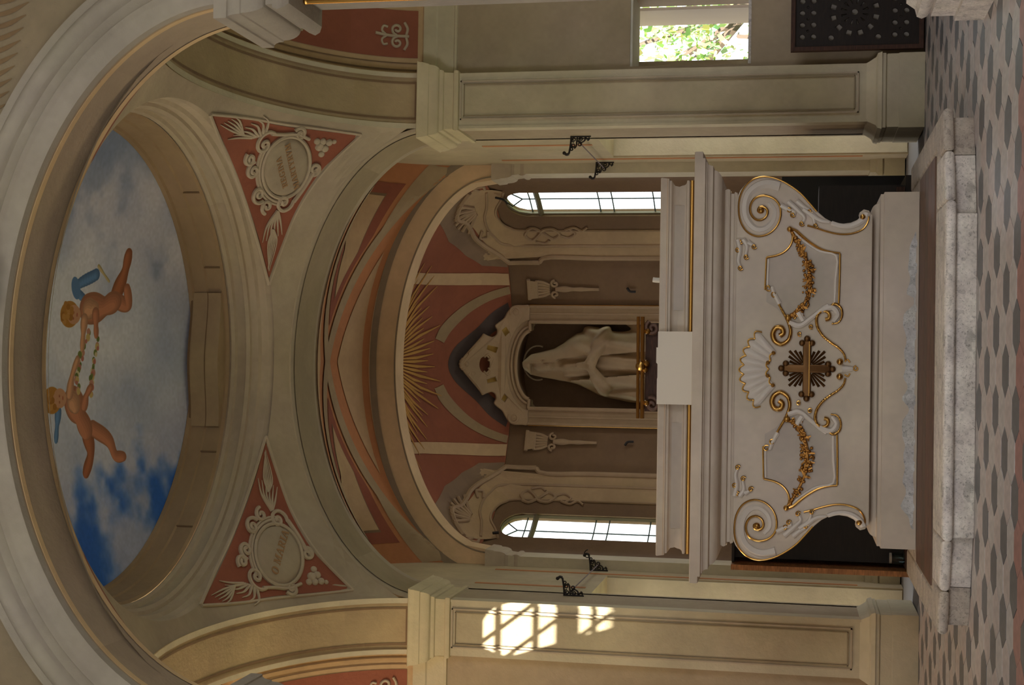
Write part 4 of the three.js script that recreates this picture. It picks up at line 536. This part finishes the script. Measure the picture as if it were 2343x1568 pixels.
tag(obj('window_stay', [aTube([[-72, 0.10], [-71, 0.05]], 0.012, 0.04)], M.iron), 'short black iron stay at the left apse window', 'window stay');

// ---- window of the right arm: plain opening with splayed frame
{
  const t = thing('window', 'small square window on trees beside the right pilaster', 'window', [0, 0, 0], null, 'structure'); t.name = 'window_3';
  obj('lintel_reveal', [bx(1.905, 2.40, 1.785, 1.80, ZW - 0.01, ZW - 0.41)], M.white, t);
  obj('side_reveal', [bx(2.385, 2.40, 1.055, 1.80, ZW - 0.01, ZW - 0.41)], plaster([0.70, 0.58, 0.48]), t); obj('sill', [bx(1.905, 2.40, 1.04, 1.058, ZW + 0.004, ZW - 0.45)], M.stone, t);
  obj('bright_reveal_board', [bx(2.365, 2.385, 1.0, 1.85, ZW - 0.43, ZW - 0.86)], std([0.72, 0.62, 0.55]), t);  // pale board added outside to stand in for the sunlit reveal
  obj('pane', [grid(1, 1, (u, v) => [lerp(1.905, 2.40, u), lerp(1.055, 1.80, v), ZW - 0.36])], M.glass, t);
}

// ---- altar step: stone nosing and risers round a timber platform
{
  const t = thing('altar_step', 'low stone altar step with rounded nosing and timber platform', 'step', [0, 0, 0]);
  // plan outline of the nosing, right half: front, splayed corner, side
  const c = 0.705, P = [[c, -6.2], [1.112, -6.36], [1.118, -8.16]];
  obj('core', [bx(-0.99, 0.99, 0.0, 0.125, -6.5, -8.15)], M.stoneWarm, t);
  const stone = (pts, y0, y1, r, mat, name) => { const g = new THREE.ExtrudeGeometry(new THREE.Shape(pts.map(([x, z]) => new THREE.Vector2(x, -z))), { depth: y1 - y0 - 2 * r, bevelEnabled: true, bevelSize: r, bevelThickness: r, bevelOffset: -r, bevelSegments: 4 }); g.rotateX(-Math.PI / 2); g.translate(0, y0 + r, 0); return obj(name, [g], mat, t, { crease: 0.5 }); };
  stone([[-c, -6.2], [c, -6.2], [c, -6.62], [-c, -6.62]], 0.086, 0.1328, 0.021, M.stone, 'nosing'); stone([[-c + 0.012, -6.236], [c - 0.05, -6.236], [c - 0.05, -6.4], [-c + 0.012, -6.4]], 0, 0.09, 0.004, M.stone, 'riser');
  for (const s of [1, -1]) {
    const w = (p) => s > 0 ? p : p.map(([x, z]) => [-x, z]).reverse();
    stone(w([[c + 0.002, -6.228], [0.925, -6.305], [0.925, -6.62], [c + 0.002, -6.62]]), 0.086, 0.132, 0.021, M.stone, 'nosing'); stone(w([[0.928, -6.306], [1.118, -6.372], [1.118, -7.2], [0.97, -7.2], [0.97, -6.62], [0.928, -6.62]]), 0.086, 0.1318, 0.021, M.stoneWarm, 'nosing'); stone(w([[1.118, -7.203], [1.118, -8.16], [0.97, -8.16], [0.97, -7.203]].reverse()), 0.086, 0.1316, 0.021, M.stoneWarm, 'nosing');
    stone(w([[c - 0.046, -6.262], [0.91, -6.332], [0.91, -6.45], [c - 0.046, -6.45]]), 0, 0.09, 0.004, M.stone, 'riser'); stone(w([[0.913, -6.334], [1.082, -6.402], [1.082, -8.12], [1.0, -8.12], [1.0, -6.48], [0.913, -6.45]]), 0, 0.09, 0.004, M.stoneWarm, 'riser');
  }
  for (let i = 0; i < 5; i++) obj('board', [bx(-0.96, 0.96, 0.1255, 0.1328 + rr(-0.0006, 0.0006), -6.70 - i * 0.165, -6.861 - i * 0.165)], std([0.17 + rr(-0.02, 0.02), 0.095, 0.062], { map: M.wood.map, roughness: 0.6 }), t);
}

// ---- high altar. Drawing units: a full-size sheet of the front at 444 units to the metre, q across from the left, p down from the top
const dr = (p, q) => [(835.6 + (p - 1581) * 0.0295 - q) / 444, 0.1335 + (2100.3 - p - (845 - q) * 0.0055) / 457.5];
{
  const ZF = -7.53, t = thing('altar', 'carved cream and gold high altar with scroll sides and gilded cross', 'altar', [0, 0, 0]);
  const Y = (p) => dr(p, 845)[1];
  // plinth, mouldings, table
  const base = obj('plinth', [stack([-0.885, 0.885, -8.05, ZF - 0.02], [[0.1335, 0.018], [Y(2022), 0.018], [Y(2021), 0.008], [Y(2014), 0.008], [Y(2012), -0.03], ...arcProf(Y(2010), Y(1994), -0.035, -0.075, 6, true), [Y(1993), -0.085], [Y(1986), -0.085]])], M.altar, t, { crease: 0.5 });
  { // strip of the plinth where the paint has come off, down by the step
    const up = [], lo = []; for (let i = 0; i <= 90; i++) { const x = lerp(-0.80, 0.70, i / 90), k = n9(i * 0.031, 0.2), k2 = n23(i * 0.021, 0.7), end = clamp(Math.min(i, 90 - i) / 5, 0, 1), gap = (x > 0.32 && x < 0.38) ? 0.15 : 1; up.push([x, 0.152 + end * gap * (0.012 + 0.04 * k + 0.012 * k2) * (x > 0.3 ? 0.7 : 1)]); lo.push([x, 0.139 + 0.012 * n23(i * 0.05, 0.3)]); }
    obj('bare_plaster', [grid(90, 1, (u, v) => { const i = Math.round(u * 90), q = v ? up[i] : lo[i]; return [q[0], q[1], ZF - 0.02 + 0.0192]; })], M.peel, base);
  }
  obj('cornice', [stack([-0.86, 0.86, -8.0, ZF - 0.06], [[Y(1684), 0.045], [Y(1678), 0.05], [Y(1676), 0.042], [Y(1669), 0.042], [Y(1667), 0.06], [Y(1662), 0.064], [Y(1657), 0.06], [Y(1655), 0.058], ...arcProf(Y(1654), Y(1632), 0.062, 0.15, 7, false), [Y(1630), 0.165], ...arcProf(Y(1629), Y(1616), 0.17, 0.188, 4, true), [Y(1614), 0.19], [Y(1612), 0.205], [Y(1606), 0.205]])], M.altar, t, { crease: 0.5 });
  obj('mensa', [stack([-1.1, 1.1, -8.12, -7.42], [[Y(1606), 0], [Y(1605), 0.004], [Y(1588), 0.004], [Y(1586), 0.0]])], M.altar, t);
  // stepped shelf at the back of the table: two lengths with hollow fronts and gilded beads
  for (const s of [1, -1]) {
    const X = (a, b) => s > 0 ? [a, b] : [-b, -a], g = new THREE.Group(); g.name = 'gradine'; t.add(g);
    obj('shelf', [stack([...X(0.19, 0.955), -8.0, -7.72], [[Y(1586), 0.055], [Y(1579), 0.055], [Y(1578), 0.03], [Y(1566), 0.03], [Y(1565), 0.036], [Y(1560), 0.036], ...arcProf(Y(1559), Y(1548), 0.03, 0.012, 4, false), [Y(1540), 0.006], ...arcProf(Y(1536), Y(1524), 0.008, 0.03, 4, true), [Y(1522), 0.036], [Y(1517), 0.036], [Y(1516), 0.045], [Y(1498), 0.05], [Y(1496), 0.045]])], M.altar, g, { crease: 0.5 });
    obj('panel', [bx(...X(0.30, 0.86), Y(1556), Y(1530), -7.72, -7.705)], M.altarPanel, g);
    obj('gilded_bead', [sweep([V(s * 0.18, Y(1572), -7.688), V(s * 0.99, Y(1572), -7.688)], 0.011, 10)], M.gold, g); obj('gilded_fillet', [bx(...X(0.18, 1.0), Y(1513), Y(1505), -7.72, -7.674)], M.goldDull, g);
  }
  obj('core', [bx(-0.19, 0.19, Y(1586), Y(1500), -7.74, -8.0), bx(-0.70, 0.70, Y(1990), Y(1680), ZF - 0.13, -8.0)], M.altar, t);
  // frontal: outline with scroll shoulders and waisted sides
  const right = [[1683, 560], [1683, 447], [1690, 432], [1702, 418], [1718, 408], [1738, 403], [1758, 405], [1780, 413], [1805, 427], [1830, 447], [1850, 468], [1868, 489], [1885, 504], [1903, 514], [1925, 518], [1945, 516], [1960, 510], [1968, 502], [1966, 493], [1974, 487], [1984, 490], [1988, 497], [1992, 500]];
  const mx = (pts) => pts.map(([p, q]) => [p, 2 * (843.5 + (p - 1850) * 0.0) - q]);
  const sh = new THREE.Shape(); const o1 = right.map(([p, q]) => dr(p, q)), o2 = o1.map(([a, b]) => [-a, b]).reverse(); [...o1, ...o2].forEach(([a, b], i) => (i ? sh.lineTo(a, b) : sh.moveTo(a, b)));
  const fr = new THREE.ExtrudeGeometry(sh, { depth: 0.13, bevelEnabled: true, bevelSize: 0.004, bevelThickness: 0.006, bevelSegments: 2 }); fr.translate(0, 0, ZF - 0.136); const front = obj('frontal', [fr], M.altar, t, { crease: 0.4 });
  // ornament laid on the front: pts in drawing units, both hands
  const L = (pts, s, h = 0.004) => pts.map(([p, q]) => { const [a, b] = dr(p, q); return V(a * s, b, ZF + h); });
  const tube = (pts, s, r, h, n = 6) => sweep(curve(L(pts, s, h), n), r, 7);
  const spir = (p, q, r0, r1, a0, tt, n = 26) => spiralPts(p, q, r0, r1, a0, tt, n);
  const tip = (pts, s, r0, r1, h = 0.006, n = 6) => sweep(curve(L(pts, s, h), n), (u) => lerp(r0, r1, u), 7);
  for (const s of [1, -1]) {
    const vol = new THREE.Group(); vol.name = 'volute'; t.add(vol);
    // raised spiral band and the gilded thread on its edge
    const spiral = [[1866, 487], [1848, 466], [1828, 444], [1803, 425], [1778, 411], [1756, 404], [1738, 403], [1716, 409], [1699, 424], [1688, 446], [1685, 473], [1690, 503], [1704, 526], [1722, 537], [1738, 539], [1758, 533], [1775, 517], [1783, 494], [1780, 470], [1768, 455], [1750, 447], [1735, 447], [1720, 454], [1712, 470], [1714, 487], [1724, 499], [1738, 502], [1750, 494], [1752, 480], [1744, 472], [1734, 473], [1731, 481], [1738, 485]];
    obj('gilded_thread', [tube(spiral, s, (u) => 0.0045 + 0.003 * u * u, 0.008, 4)], M.gold, vol);
    obj('scroll_band', [tube([[1780, 425], [1752, 418], [1728, 423], [1708, 440], [1700, 470], [1706, 500], [1725, 520], [1745, 521], [1764, 505], [1768, 480], [1755, 462]], s, (u) => 0.03 * (1 - 0.45 * u), -0.012)], M.altarRelief, vol); obj('eye', [ball(L([[1738, 480]], s, 0.004)[0], 0.016, 12)], M.gold, vol);
    // outer S edge down to the foot scroll
    obj('edge_scroll', [tip([[1900, 514], [1920, 521], [1945, 522], [1965, 514], [1977, 503], [1981, 494]], s, 0.012, 0.018, 0.0)], M.altarRelief, vol);
    obj('gilded_edge', [tube([[1845, 518], [1865, 524], [1890, 533], [1920, 540], [1950, 539], [1972, 530], [1982, 516], [1984, 503], [1978, 498]], s, 0.005, 0.006), ball(L([[1972, 503]], s, 0.006)[0], 0.016, 10)], M.gold, vol);
    const leaf = []; for (const l of [[[1783, 470], [1800, 480], [1815, 487], [1812, 494]], [[1800, 462], [1826, 486], [1838, 500], [1834, 512]], [[1820, 462], [1840, 478], [1850, 482]], [[1835, 480], [1858, 500], [1862, 518]], [[1850, 490], [1875, 508], [1896, 512]], [[1685, 545], [1690, 570], [1687, 595], [1692, 608]], [[1697, 545], [1706, 560], [1704, 580]], [[1708, 552], [1722, 560]]]) leaf.push(tip(l, s, 0.014, 0.007)); obj('leaf', leaf, M.altarRelief, vol);
    const gt = []; for (const [p, q] of [[1811, 492], [1803, 480], [1832, 513], [1850, 486], [1864, 519], [1692, 610], [1705, 585], [1723, 562], [1690, 550], [1685, 568]]) gt.push(tube(spir(p, q, 7, 2, 0.5, 1.1, 8), s, 0.0042, 0.012, 2)); obj('gilded_tip', gt, M.gold, vol);
    // side panel with its gilded frame
    const pn = new THREE.Group(); pn.name = 'side_panel'; t.add(pn);
    const outl = [[1806, 532], [1811, 545], [1806, 562], [1793, 576], [1775, 584], [1754, 588], [1754, 690], [1778, 705], [1806, 735], [1850, 735], [1880, 720], [1918, 710], [1918, 586], [1895, 580], [1872, 571], [1850, 557], [1830, 541], [1814, 526]];
    const ps = new THREE.Shape(L(outl, s).map((v) => new THREE.Vector2(v.x, v.y))); const pg = new THREE.ExtrudeGeometry(ps, { depth: 0.004, bevelEnabled: false }); pg.translate(0, 0, ZF - 0.001); obj('field', [pg], M.altarPanel, pn);
    obj('gilded_frame', [tube([[1808, 528], [1812, 545], [1807, 562], [1794, 576], [1776, 584], [1753, 588]], s, 0.006, 0.006), tube([[1752, 588], [1751, 625], [1750, 662]], s, 0.004, 0.006), tube([[1806, 524], [1820, 530], [1836, 544], [1855, 559], [1878, 573], [1900, 580], [1921, 583]], s, (u) => 0.009 - 0.004 * u, 0.006), tube([[1921, 584], [1921, 640], [1920, 697]], s, 0.005, 0.006), ball(L([[1805, 525]], s, 0.008)[0], 0.015, 10)], M.gold, pn);
    obj('inner_moulding', [tube([[1757, 592], [1756, 628], [1756, 655]], s, 0.007, 0.004)], M.altarRelief, pn); obj('inner_moulding', [tube([[1814, 530], [1832, 548], [1852, 563], [1875, 577], [1912, 588], [1912, 640], [1911, 695]], s, 0.008, 0.004, 3)], M.altarRelief, pn);
    // garland of fruit and leaves
    const path = new THREE.CatmullRomCurve3(L([[1810, 532], [1828, 562], [1844, 595], [1852, 630], [1852, 662], [1844, 690], [1830, 712], [1812, 724]], s, 0.012)), gl = [];
    for (let i = 0; i < 130; i++) { const u = rnd(), w = 0.006 + 0.026 * Math.pow(Math.sin(Math.PI * clamp(u, 0.02, 0.98)), 1.2), p = path.getPoint(u), a = rnd() * 6.283, r = Math.sqrt(rnd()) * w; gl.push(ball(V(p.x + Math.cos(a) * r, p.y + Math.sin(a) * r, p.z + (w - r) * 0.5), rr(0.005, 0.010), 6)); }
    for (let i = 0; i < 40; i++) { const u = rr(0.08, 0.92), w = 0.012 + 0.026 * Math.sin(Math.PI * u), p = path.getPoint(u), a = rnd() * 6.283; gl.push(sweep([V(p.x, p.y, p.z), V(p.x + Math.cos(a) * w, p.y + Math.sin(a) * w, p.z + 0.008)], (v) => 0.008 - 0.005 * v, 5, 0.5, V(0, 0, 1))); }
    gl.push(sweep(path.getPoints(40), 0.007, 6)); obj('garland', gl, M.goldDull, t, { crease: 0.8 });
    // scrolls that frame the cross
    const sc = new THREE.Group(); sc.name = 'centre_scroll'; t.add(sc);
    obj('gilded_scroll', [sweep(curve(L([[1774, 674], [1782, 694], [1793, 714], [1804, 734], [1811, 758], [1806, 778], [1790, 787], [1775, 779], [1770, 763], [1777, 750], [1790, 750], [1794, 762], [1786, 768]], s, 0.01)), (u) => lerp(0.004, 0.0135, Math.min(1, u * 1.6)), 8), sweep(curve(L([[1938, 826], [1934, 812], [1922, 798], [1902, 784], [1884, 768], [1872, 748], [1870, 730], [1876, 717], [1888, 713], [1898, 719], [1898, 731], [1890, 733]], s, 0.01)), (u) => lerp(0.005, 0.0105, u), 8), sweep(curve(L([[1905, 743], [1920, 740], [1928, 724], [1924, 706], [1911, 698], [1902, 704]], s, 0.008)), (u) => lerp(0.004, 0.009, u), 7), sweep(curve(L([[1806, 742], [1822, 747], [1840, 742], [1856, 730]], s, 0.008)), 0.0055, 6), ball(L([[1805, 727]], s, 0.012)[0], 0.018, 10), ball(L([[1925, 829]], s, 0.012)[0], 0.017, 10)], M.gold, sc, { crease: 0.9 });
    obj('leaf', [tip([[1807, 738], [1832, 745], [1858, 728], [1884, 708], [1896, 700]], s, 0.016, 0.010), tip([[1766, 655], [1772, 672], [1784, 695]], s, 0.009, 0.013), tip([[1880, 712], [1906, 706], [1918, 722], [1908, 738]], s, 0.016, 0.012), tip([[1828, 715], [1840, 735]], s, 0.02, 0.016)], M.altarRelief, sc);
    const gt2 = []; for (const [p, q, r] of [[1758, 657, 9], [1771, 672, 8], [1832, 764, 6], [1858, 748, 6], [1820, 727, 3], [1838, 724, 3]]) gt2.push(tube(spir(p, q, r, 2, 1, 1.0, 8), s, 0.0042, 0.012, 2)); obj('gilded_tip', gt2, M.gold, sc);
  }
  // shell above the cross
  const shell = new THREE.Group(); shell.name = 'shell'; t.add(shell); const O = [1812, 843.5];
  obj('fan', [grid(90, 8, (u, v) => { const a = lerp(-0.86, 0.86, u), lob = Math.abs(Math.sin(u * Math.PI * 9)), r = lerp(52, 106 + 10 * lob, v), [x, y] = dr(O[0] - r * Math.cos(a), O[1] - r * Math.sin(a)); return [x, y, ZF + 0.006 + 0.02 * Math.sin(v * Math.PI) * (0.4 + 0.6 * lob)]; })], M.altarRelief, shell, { crease: 0.7 });
  obj('gilded_rim', [sweep(Array.from({ length: 181 }, (_, i) => { const u = i / 180, a = lerp(-0.9, 0.9, u), lob = Math.abs(Math.sin(u * Math.PI * 9)), r = 108 + 11 * lob, [x, y] = dr(O[0] - r * Math.cos(a), O[1] - r * Math.sin(a)); return V(x, y, ZF + 0.008); }), 0.0042, 5), sweep(Array.from({ length: 81 }, (_, i) => { const u = i / 80, a = lerp(-0.8, 0.8, u), r = 50 + 7 * Math.abs(Math.sin(u * Math.PI * 4)), [x, y] = dr(O[0] - r * Math.cos(a), O[1] - r * Math.sin(a)); return V(x, y, ZF + 0.012); }), 0.0045, 5), ...[-0.75, -0.28, 0.28, 0.75].map((a) => ball(V(...dr(O[0] - 54 * Math.cos(a), O[1] - 54 * Math.sin(a)), ZF + 0.014), 0.011, 8))], M.gold, shell);
  // gilded cross with trefoil ends and rays
  const cross = new THREE.Group(); cross.name = 'cross'; t.add(cross); const K = (p, q) => { const [x, y] = dr(p, q); return [x, y]; }, c0 = K(1850, 843.5), U = 1 / 444;
  const cs = new THREE.Shape([[-9.5, 52], [9.5, 52], [9.5, 9.5], [64, 9.5], [64, -9.5], [9.5, -9.5], [9.5, -52], [-9.5, -52], [-9.5, -9.5], [-64, -9.5], [-64, 9.5], [-9.5, 9.5]].map(([a, b]) => new THREE.Vector2(c0[0] + a * U, c0[1] + b * U)));
  const cg = new THREE.ExtrudeGeometry(cs, { depth: 0.006, bevelEnabled: true, bevelSize: 0.006, bevelThickness: 0.008, bevelSegments: 2, bevelOffset: -0.006 }); cg.translate(0, 0, ZF + 0.002);
  obj('arm', [cg, ...[[0, 57], [0, -57], [68, 0], [-68, 0]].flatMap(([x, y]) => { const d = x ? [[0, 0], [Math.sign(x) * -10, 11], [Math.sign(x) * -10, -11]] : [[0, 0], [11, Math.sign(y) * -10], [-11, Math.sign(y) * -10]]; return d.map(([a, b]) => ball(V(c0[0] + (x + a) * U, c0[1] + (y + b) * U, ZF + 0.008), 0.0165, 10)); })], M.goldDark, cross);
  obj('bright_edge', [bx(c0[0] - 62 * U, c0[0] + 62 * U, c0[1] - 6 * U, c0[1] - 4 * U, ZF + 0.01, ZF + 0.018)], M.gold, cross);
  const ry = []; for (let q = 0; q < 4; q++) for (let k = -2; k <= 2; k++) { const a = (45 + q * 90 + k * 11) * RAD, l = 56 - 7 * Math.abs(k), P0 = V(c0[0] + 16 * U * Math.cos(a), c0[1] + 16 * U * Math.sin(a), ZF + 0.004), P1 = V(c0[0] + l * U * Math.cos(a), c0[1] + l * U * Math.sin(a), ZF + 0.004); ry.push(sweep([P0, P1], (u) => 0.0035 + 0.0035 * u, 4)); } obj('ray', ry, M.goldDark, cross);
  obj('pendant', [sweep(curve(spiralPts(...dr(1962, 845), 0.014, 0.006, 0, 1).map(([a, b]) => V(a, b, ZF + 0.006)), 2), 0.004, 6), sweep(curve(L([[1936, 858], [1944, 862], [1948, 856]], 1)), 0.004, 6), sweep(curve(L([[1936, 829], [1942, 824], [1948, 831]], 1)), 0.004, 6)], M.gold, t);
  obj('drop_leaf', [tip([[1930, 845], [1945, 845], [1955, 845]], 1, 0.02, 0.01)], M.altarRelief, t);
}
{ // pale card that closes the gap in the middle of the shelf
  const sh = new THREE.Shape([[-0.20, 0], [0.185, 0], [0.185, 0.195], [0.10, 0.195], [0.10, 0.203], [0.02, 0.203], [0.012, 0.196], [-0.06, 0.196], [-0.068, 0.198], [-0.20, 0.198]].map((p) => new THREE.Vector2(...p)));
  const g = new THREE.ExtrudeGeometry(sh, { depth: 0.006, bevelEnabled: false }); g.rotateX(-0.09); g.translate(0.0, 1.259, -7.625);
  const t = tag(obj('blank_card', [g], M.card), 'blank pale card leaning against the middle of the altar shelf', 'card');
  tag(obj('candle_stub', [sweep(curve([V(0.47, 1.455, -7.86), V(0.47, 1.485, -7.86), V(0.473, 1.508, -7.86)], 4), 0.014, 10)], M.white), 'white candle stub at the back edge of the altar shelf', 'candle');
}
{ // carved gilded stand behind the table, under the statue
  const t = thing('carved_stand', 'carved stand with gilded rail behind the altar shelf below the statue', 'stand', [0, 0, -8.27]);
  obj('rail', [sweep([V(-0.30, 1.625, 0), V(0.285, 1.63, 0)], 0.010, 8), sweep([V(-0.30, 1.60, 0.0), V(0.285, 1.605, 0.0)], 0.012, 8)], M.goldDull, t);
  obj('board', [bx(-0.26, 0.25, 0.0, 1.59, -0.08, -0.03)], M.woodRed, t);
  const k = []; for (const s of [1, -1]) k.push(sweep(curve(spiralPts(s * 0.22, 1.545, 0.045, 0.01, 0.5, s * 1.4).map(([a, b]) => V(a, b, 0.0))), 0.012, 6)); obj('scroll', k, M.wood, t);
  obj('boss', [ball(V(0, 1.61, 0.02), 0.03, 10), ball(V(0.015, 1.58, 0.015), 0.022, 8), ball(V(-0.02, 1.585, 0.015), 0.018, 8)], M.gold, t); for (const q of [0.2, -0.21]) obj('knob', [ball(V(q, 1.575, 0.01), 0.018)], M.gold, t);
}
{ // furniture stored behind the altar
  const t = thing('dark_cupboard', 'near-black cupboard behind the left end of the altar', 'cupboard', [0, 0, 0]);
  obj('carcass', [bx(-1.09, -0.45, 0.0, 1.07, -8.42, -8.9)], M.woodDark, t); obj('side_board', [bx(-1.145, -1.115, 0.02, 1.085, -8.28, -8.9)], M.woodLit, t); obj('top', [bx(-1.11, -0.4, 1.07, 1.085, -8.36, -8.92)], M.woodDark, t); obj('shelf', [bx(-1.10, -0.5, 0.115, 0.13, -8.28, -8.44)], M.woodRed, t);  // side board coloured bright orange for the light that catches it
  const j = thing('glass_jar', 'small glass jar on the lowest shelf at the left altar end', 'jar', [-1.05, 0.131, -8.34]); const lg = new THREE.LatheGeometry([[0, 0], [0.03, 0], [0.033, 0.01], [0.033, 0.055], [0.028, 0.062], [0.028, 0.07]].map((p) => new THREE.Vector2(...p)), 20); obj('bowl', [lg], new THREE.MeshPhysicalMaterial({ transmission: 1, thickness: 0, roughness: 0.05, color: 0xddeeee, side: THREE.DoubleSide }), j); const lid = new THREE.CylinderGeometry(0.03, 0.03, 0.012, 20); lid.translate(0, 0.075, 0); obj('lid', [lid], M.grey, j);
  const r = thing('dark_bench', 'black stepped bench behind the right end of the altar', 'bench', [0, 0, 0]);
  obj('seat', [bx(0.5, 1.20, 0.0, 0.84, -9.15, -9.55)], std([0.02, 0.018, 0.015]), r); obj('step', [bx(0.45, 1.06, 0.0, 0.62, -8.5, -9.1)], M.woodDark, r); obj('foot', [bx(0.5, 1.11, 0.0, 0.14, -8.45, -9.0)], M.woodDark, r); obj('cushion', [bx(0.72, 1.04, 0.145, 0.19, -8.42, -8.6)], M.woodRed, r);
}

// ---- garden outside: trees seen through the windows
{
  const leafG = new THREE.PlaneGeometry(0.075, 0.045); let n = 0;
  const labels = ['sunlit tree seen in the small square window', 'sunlit tree outside the right apse window', 'sunlit tree outside the left apse window', 'bushy tree low outside the square window'];
  for (const [x, y, z, r, l] of [[3.6, 2.0, -14.6, 1.5, 0], [3.7, 1.1, -16.5, 1.7, 1], [-3.9, 1.0, -15.8, 1.6, 2], [2.7, 0.6, -12.6, 0.9, 3]]) {
    const t = thing('garden_tree', labels[l], 'tree', [x, -1.05, z], 'trees in the garden');
    obj('trunk', [sweep(curve([V(0, 0, 0), V(0.1, (y + 1) * 0.5, 0.05), V(0, y + 1.05, 0)], 4), (u) => 0.12 - 0.07 * u, 7)], M.bark, t);
    const br = []; for (let i = 0; i < 7; i++) { const a = rnd() * 6.28; br.push(sweep([V(0, y + 0.3, 0), V(Math.cos(a) * r * 0.5, y + rr(0.6, 1.5), Math.sin(a) * r * 0.5), V(Math.cos(a) * r * 0.8, y + rr(0.6, 2), Math.sin(a) * r * 0.8)], (u) => 0.04 - 0.03 * u, 5)); } obj('branch', br, M.bark, t);
    const N = l === 0 || l === 3 ? 3200 : 3600, im = new THREE.InstancedMesh(leafG, M.leaf, N), d = new THREE.Object3D(), cl = Array.from({ length: 22 }, () => V(rr(-1, 1), rr(-0.9, 0.9), rr(-1, 1)).multiplyScalar(r * 0.8)); im.name = 'foliage'; im.userData.kind = 'stuff';
    for (let i = 0; i < N; i++) { const c = cl[i % 22]; d.position.set(c.x + rr(-1, 1) * r * 0.22, y + 1.05 + c.y + rr(-1, 1) * r * 0.22, c.z + rr(-1, 1) * r * 0.22); d.rotation.set(rr(0, 6), rr(0, 6), rr(0, 6)); d.scale.setScalar(rr(0.6, 1.3)); d.updateMatrix(); im.setMatrixAt(i, d.matrix); im.setColorAt(i, new THREE.Color().setRGB(rr(0.6, 1.3), rr(0.75, 1.2), rr(0.5, 1.5))); }
    im.castShadow = im.receiveShadow = true; t.add(im);
  }
}

renderer.render(scene, camera);
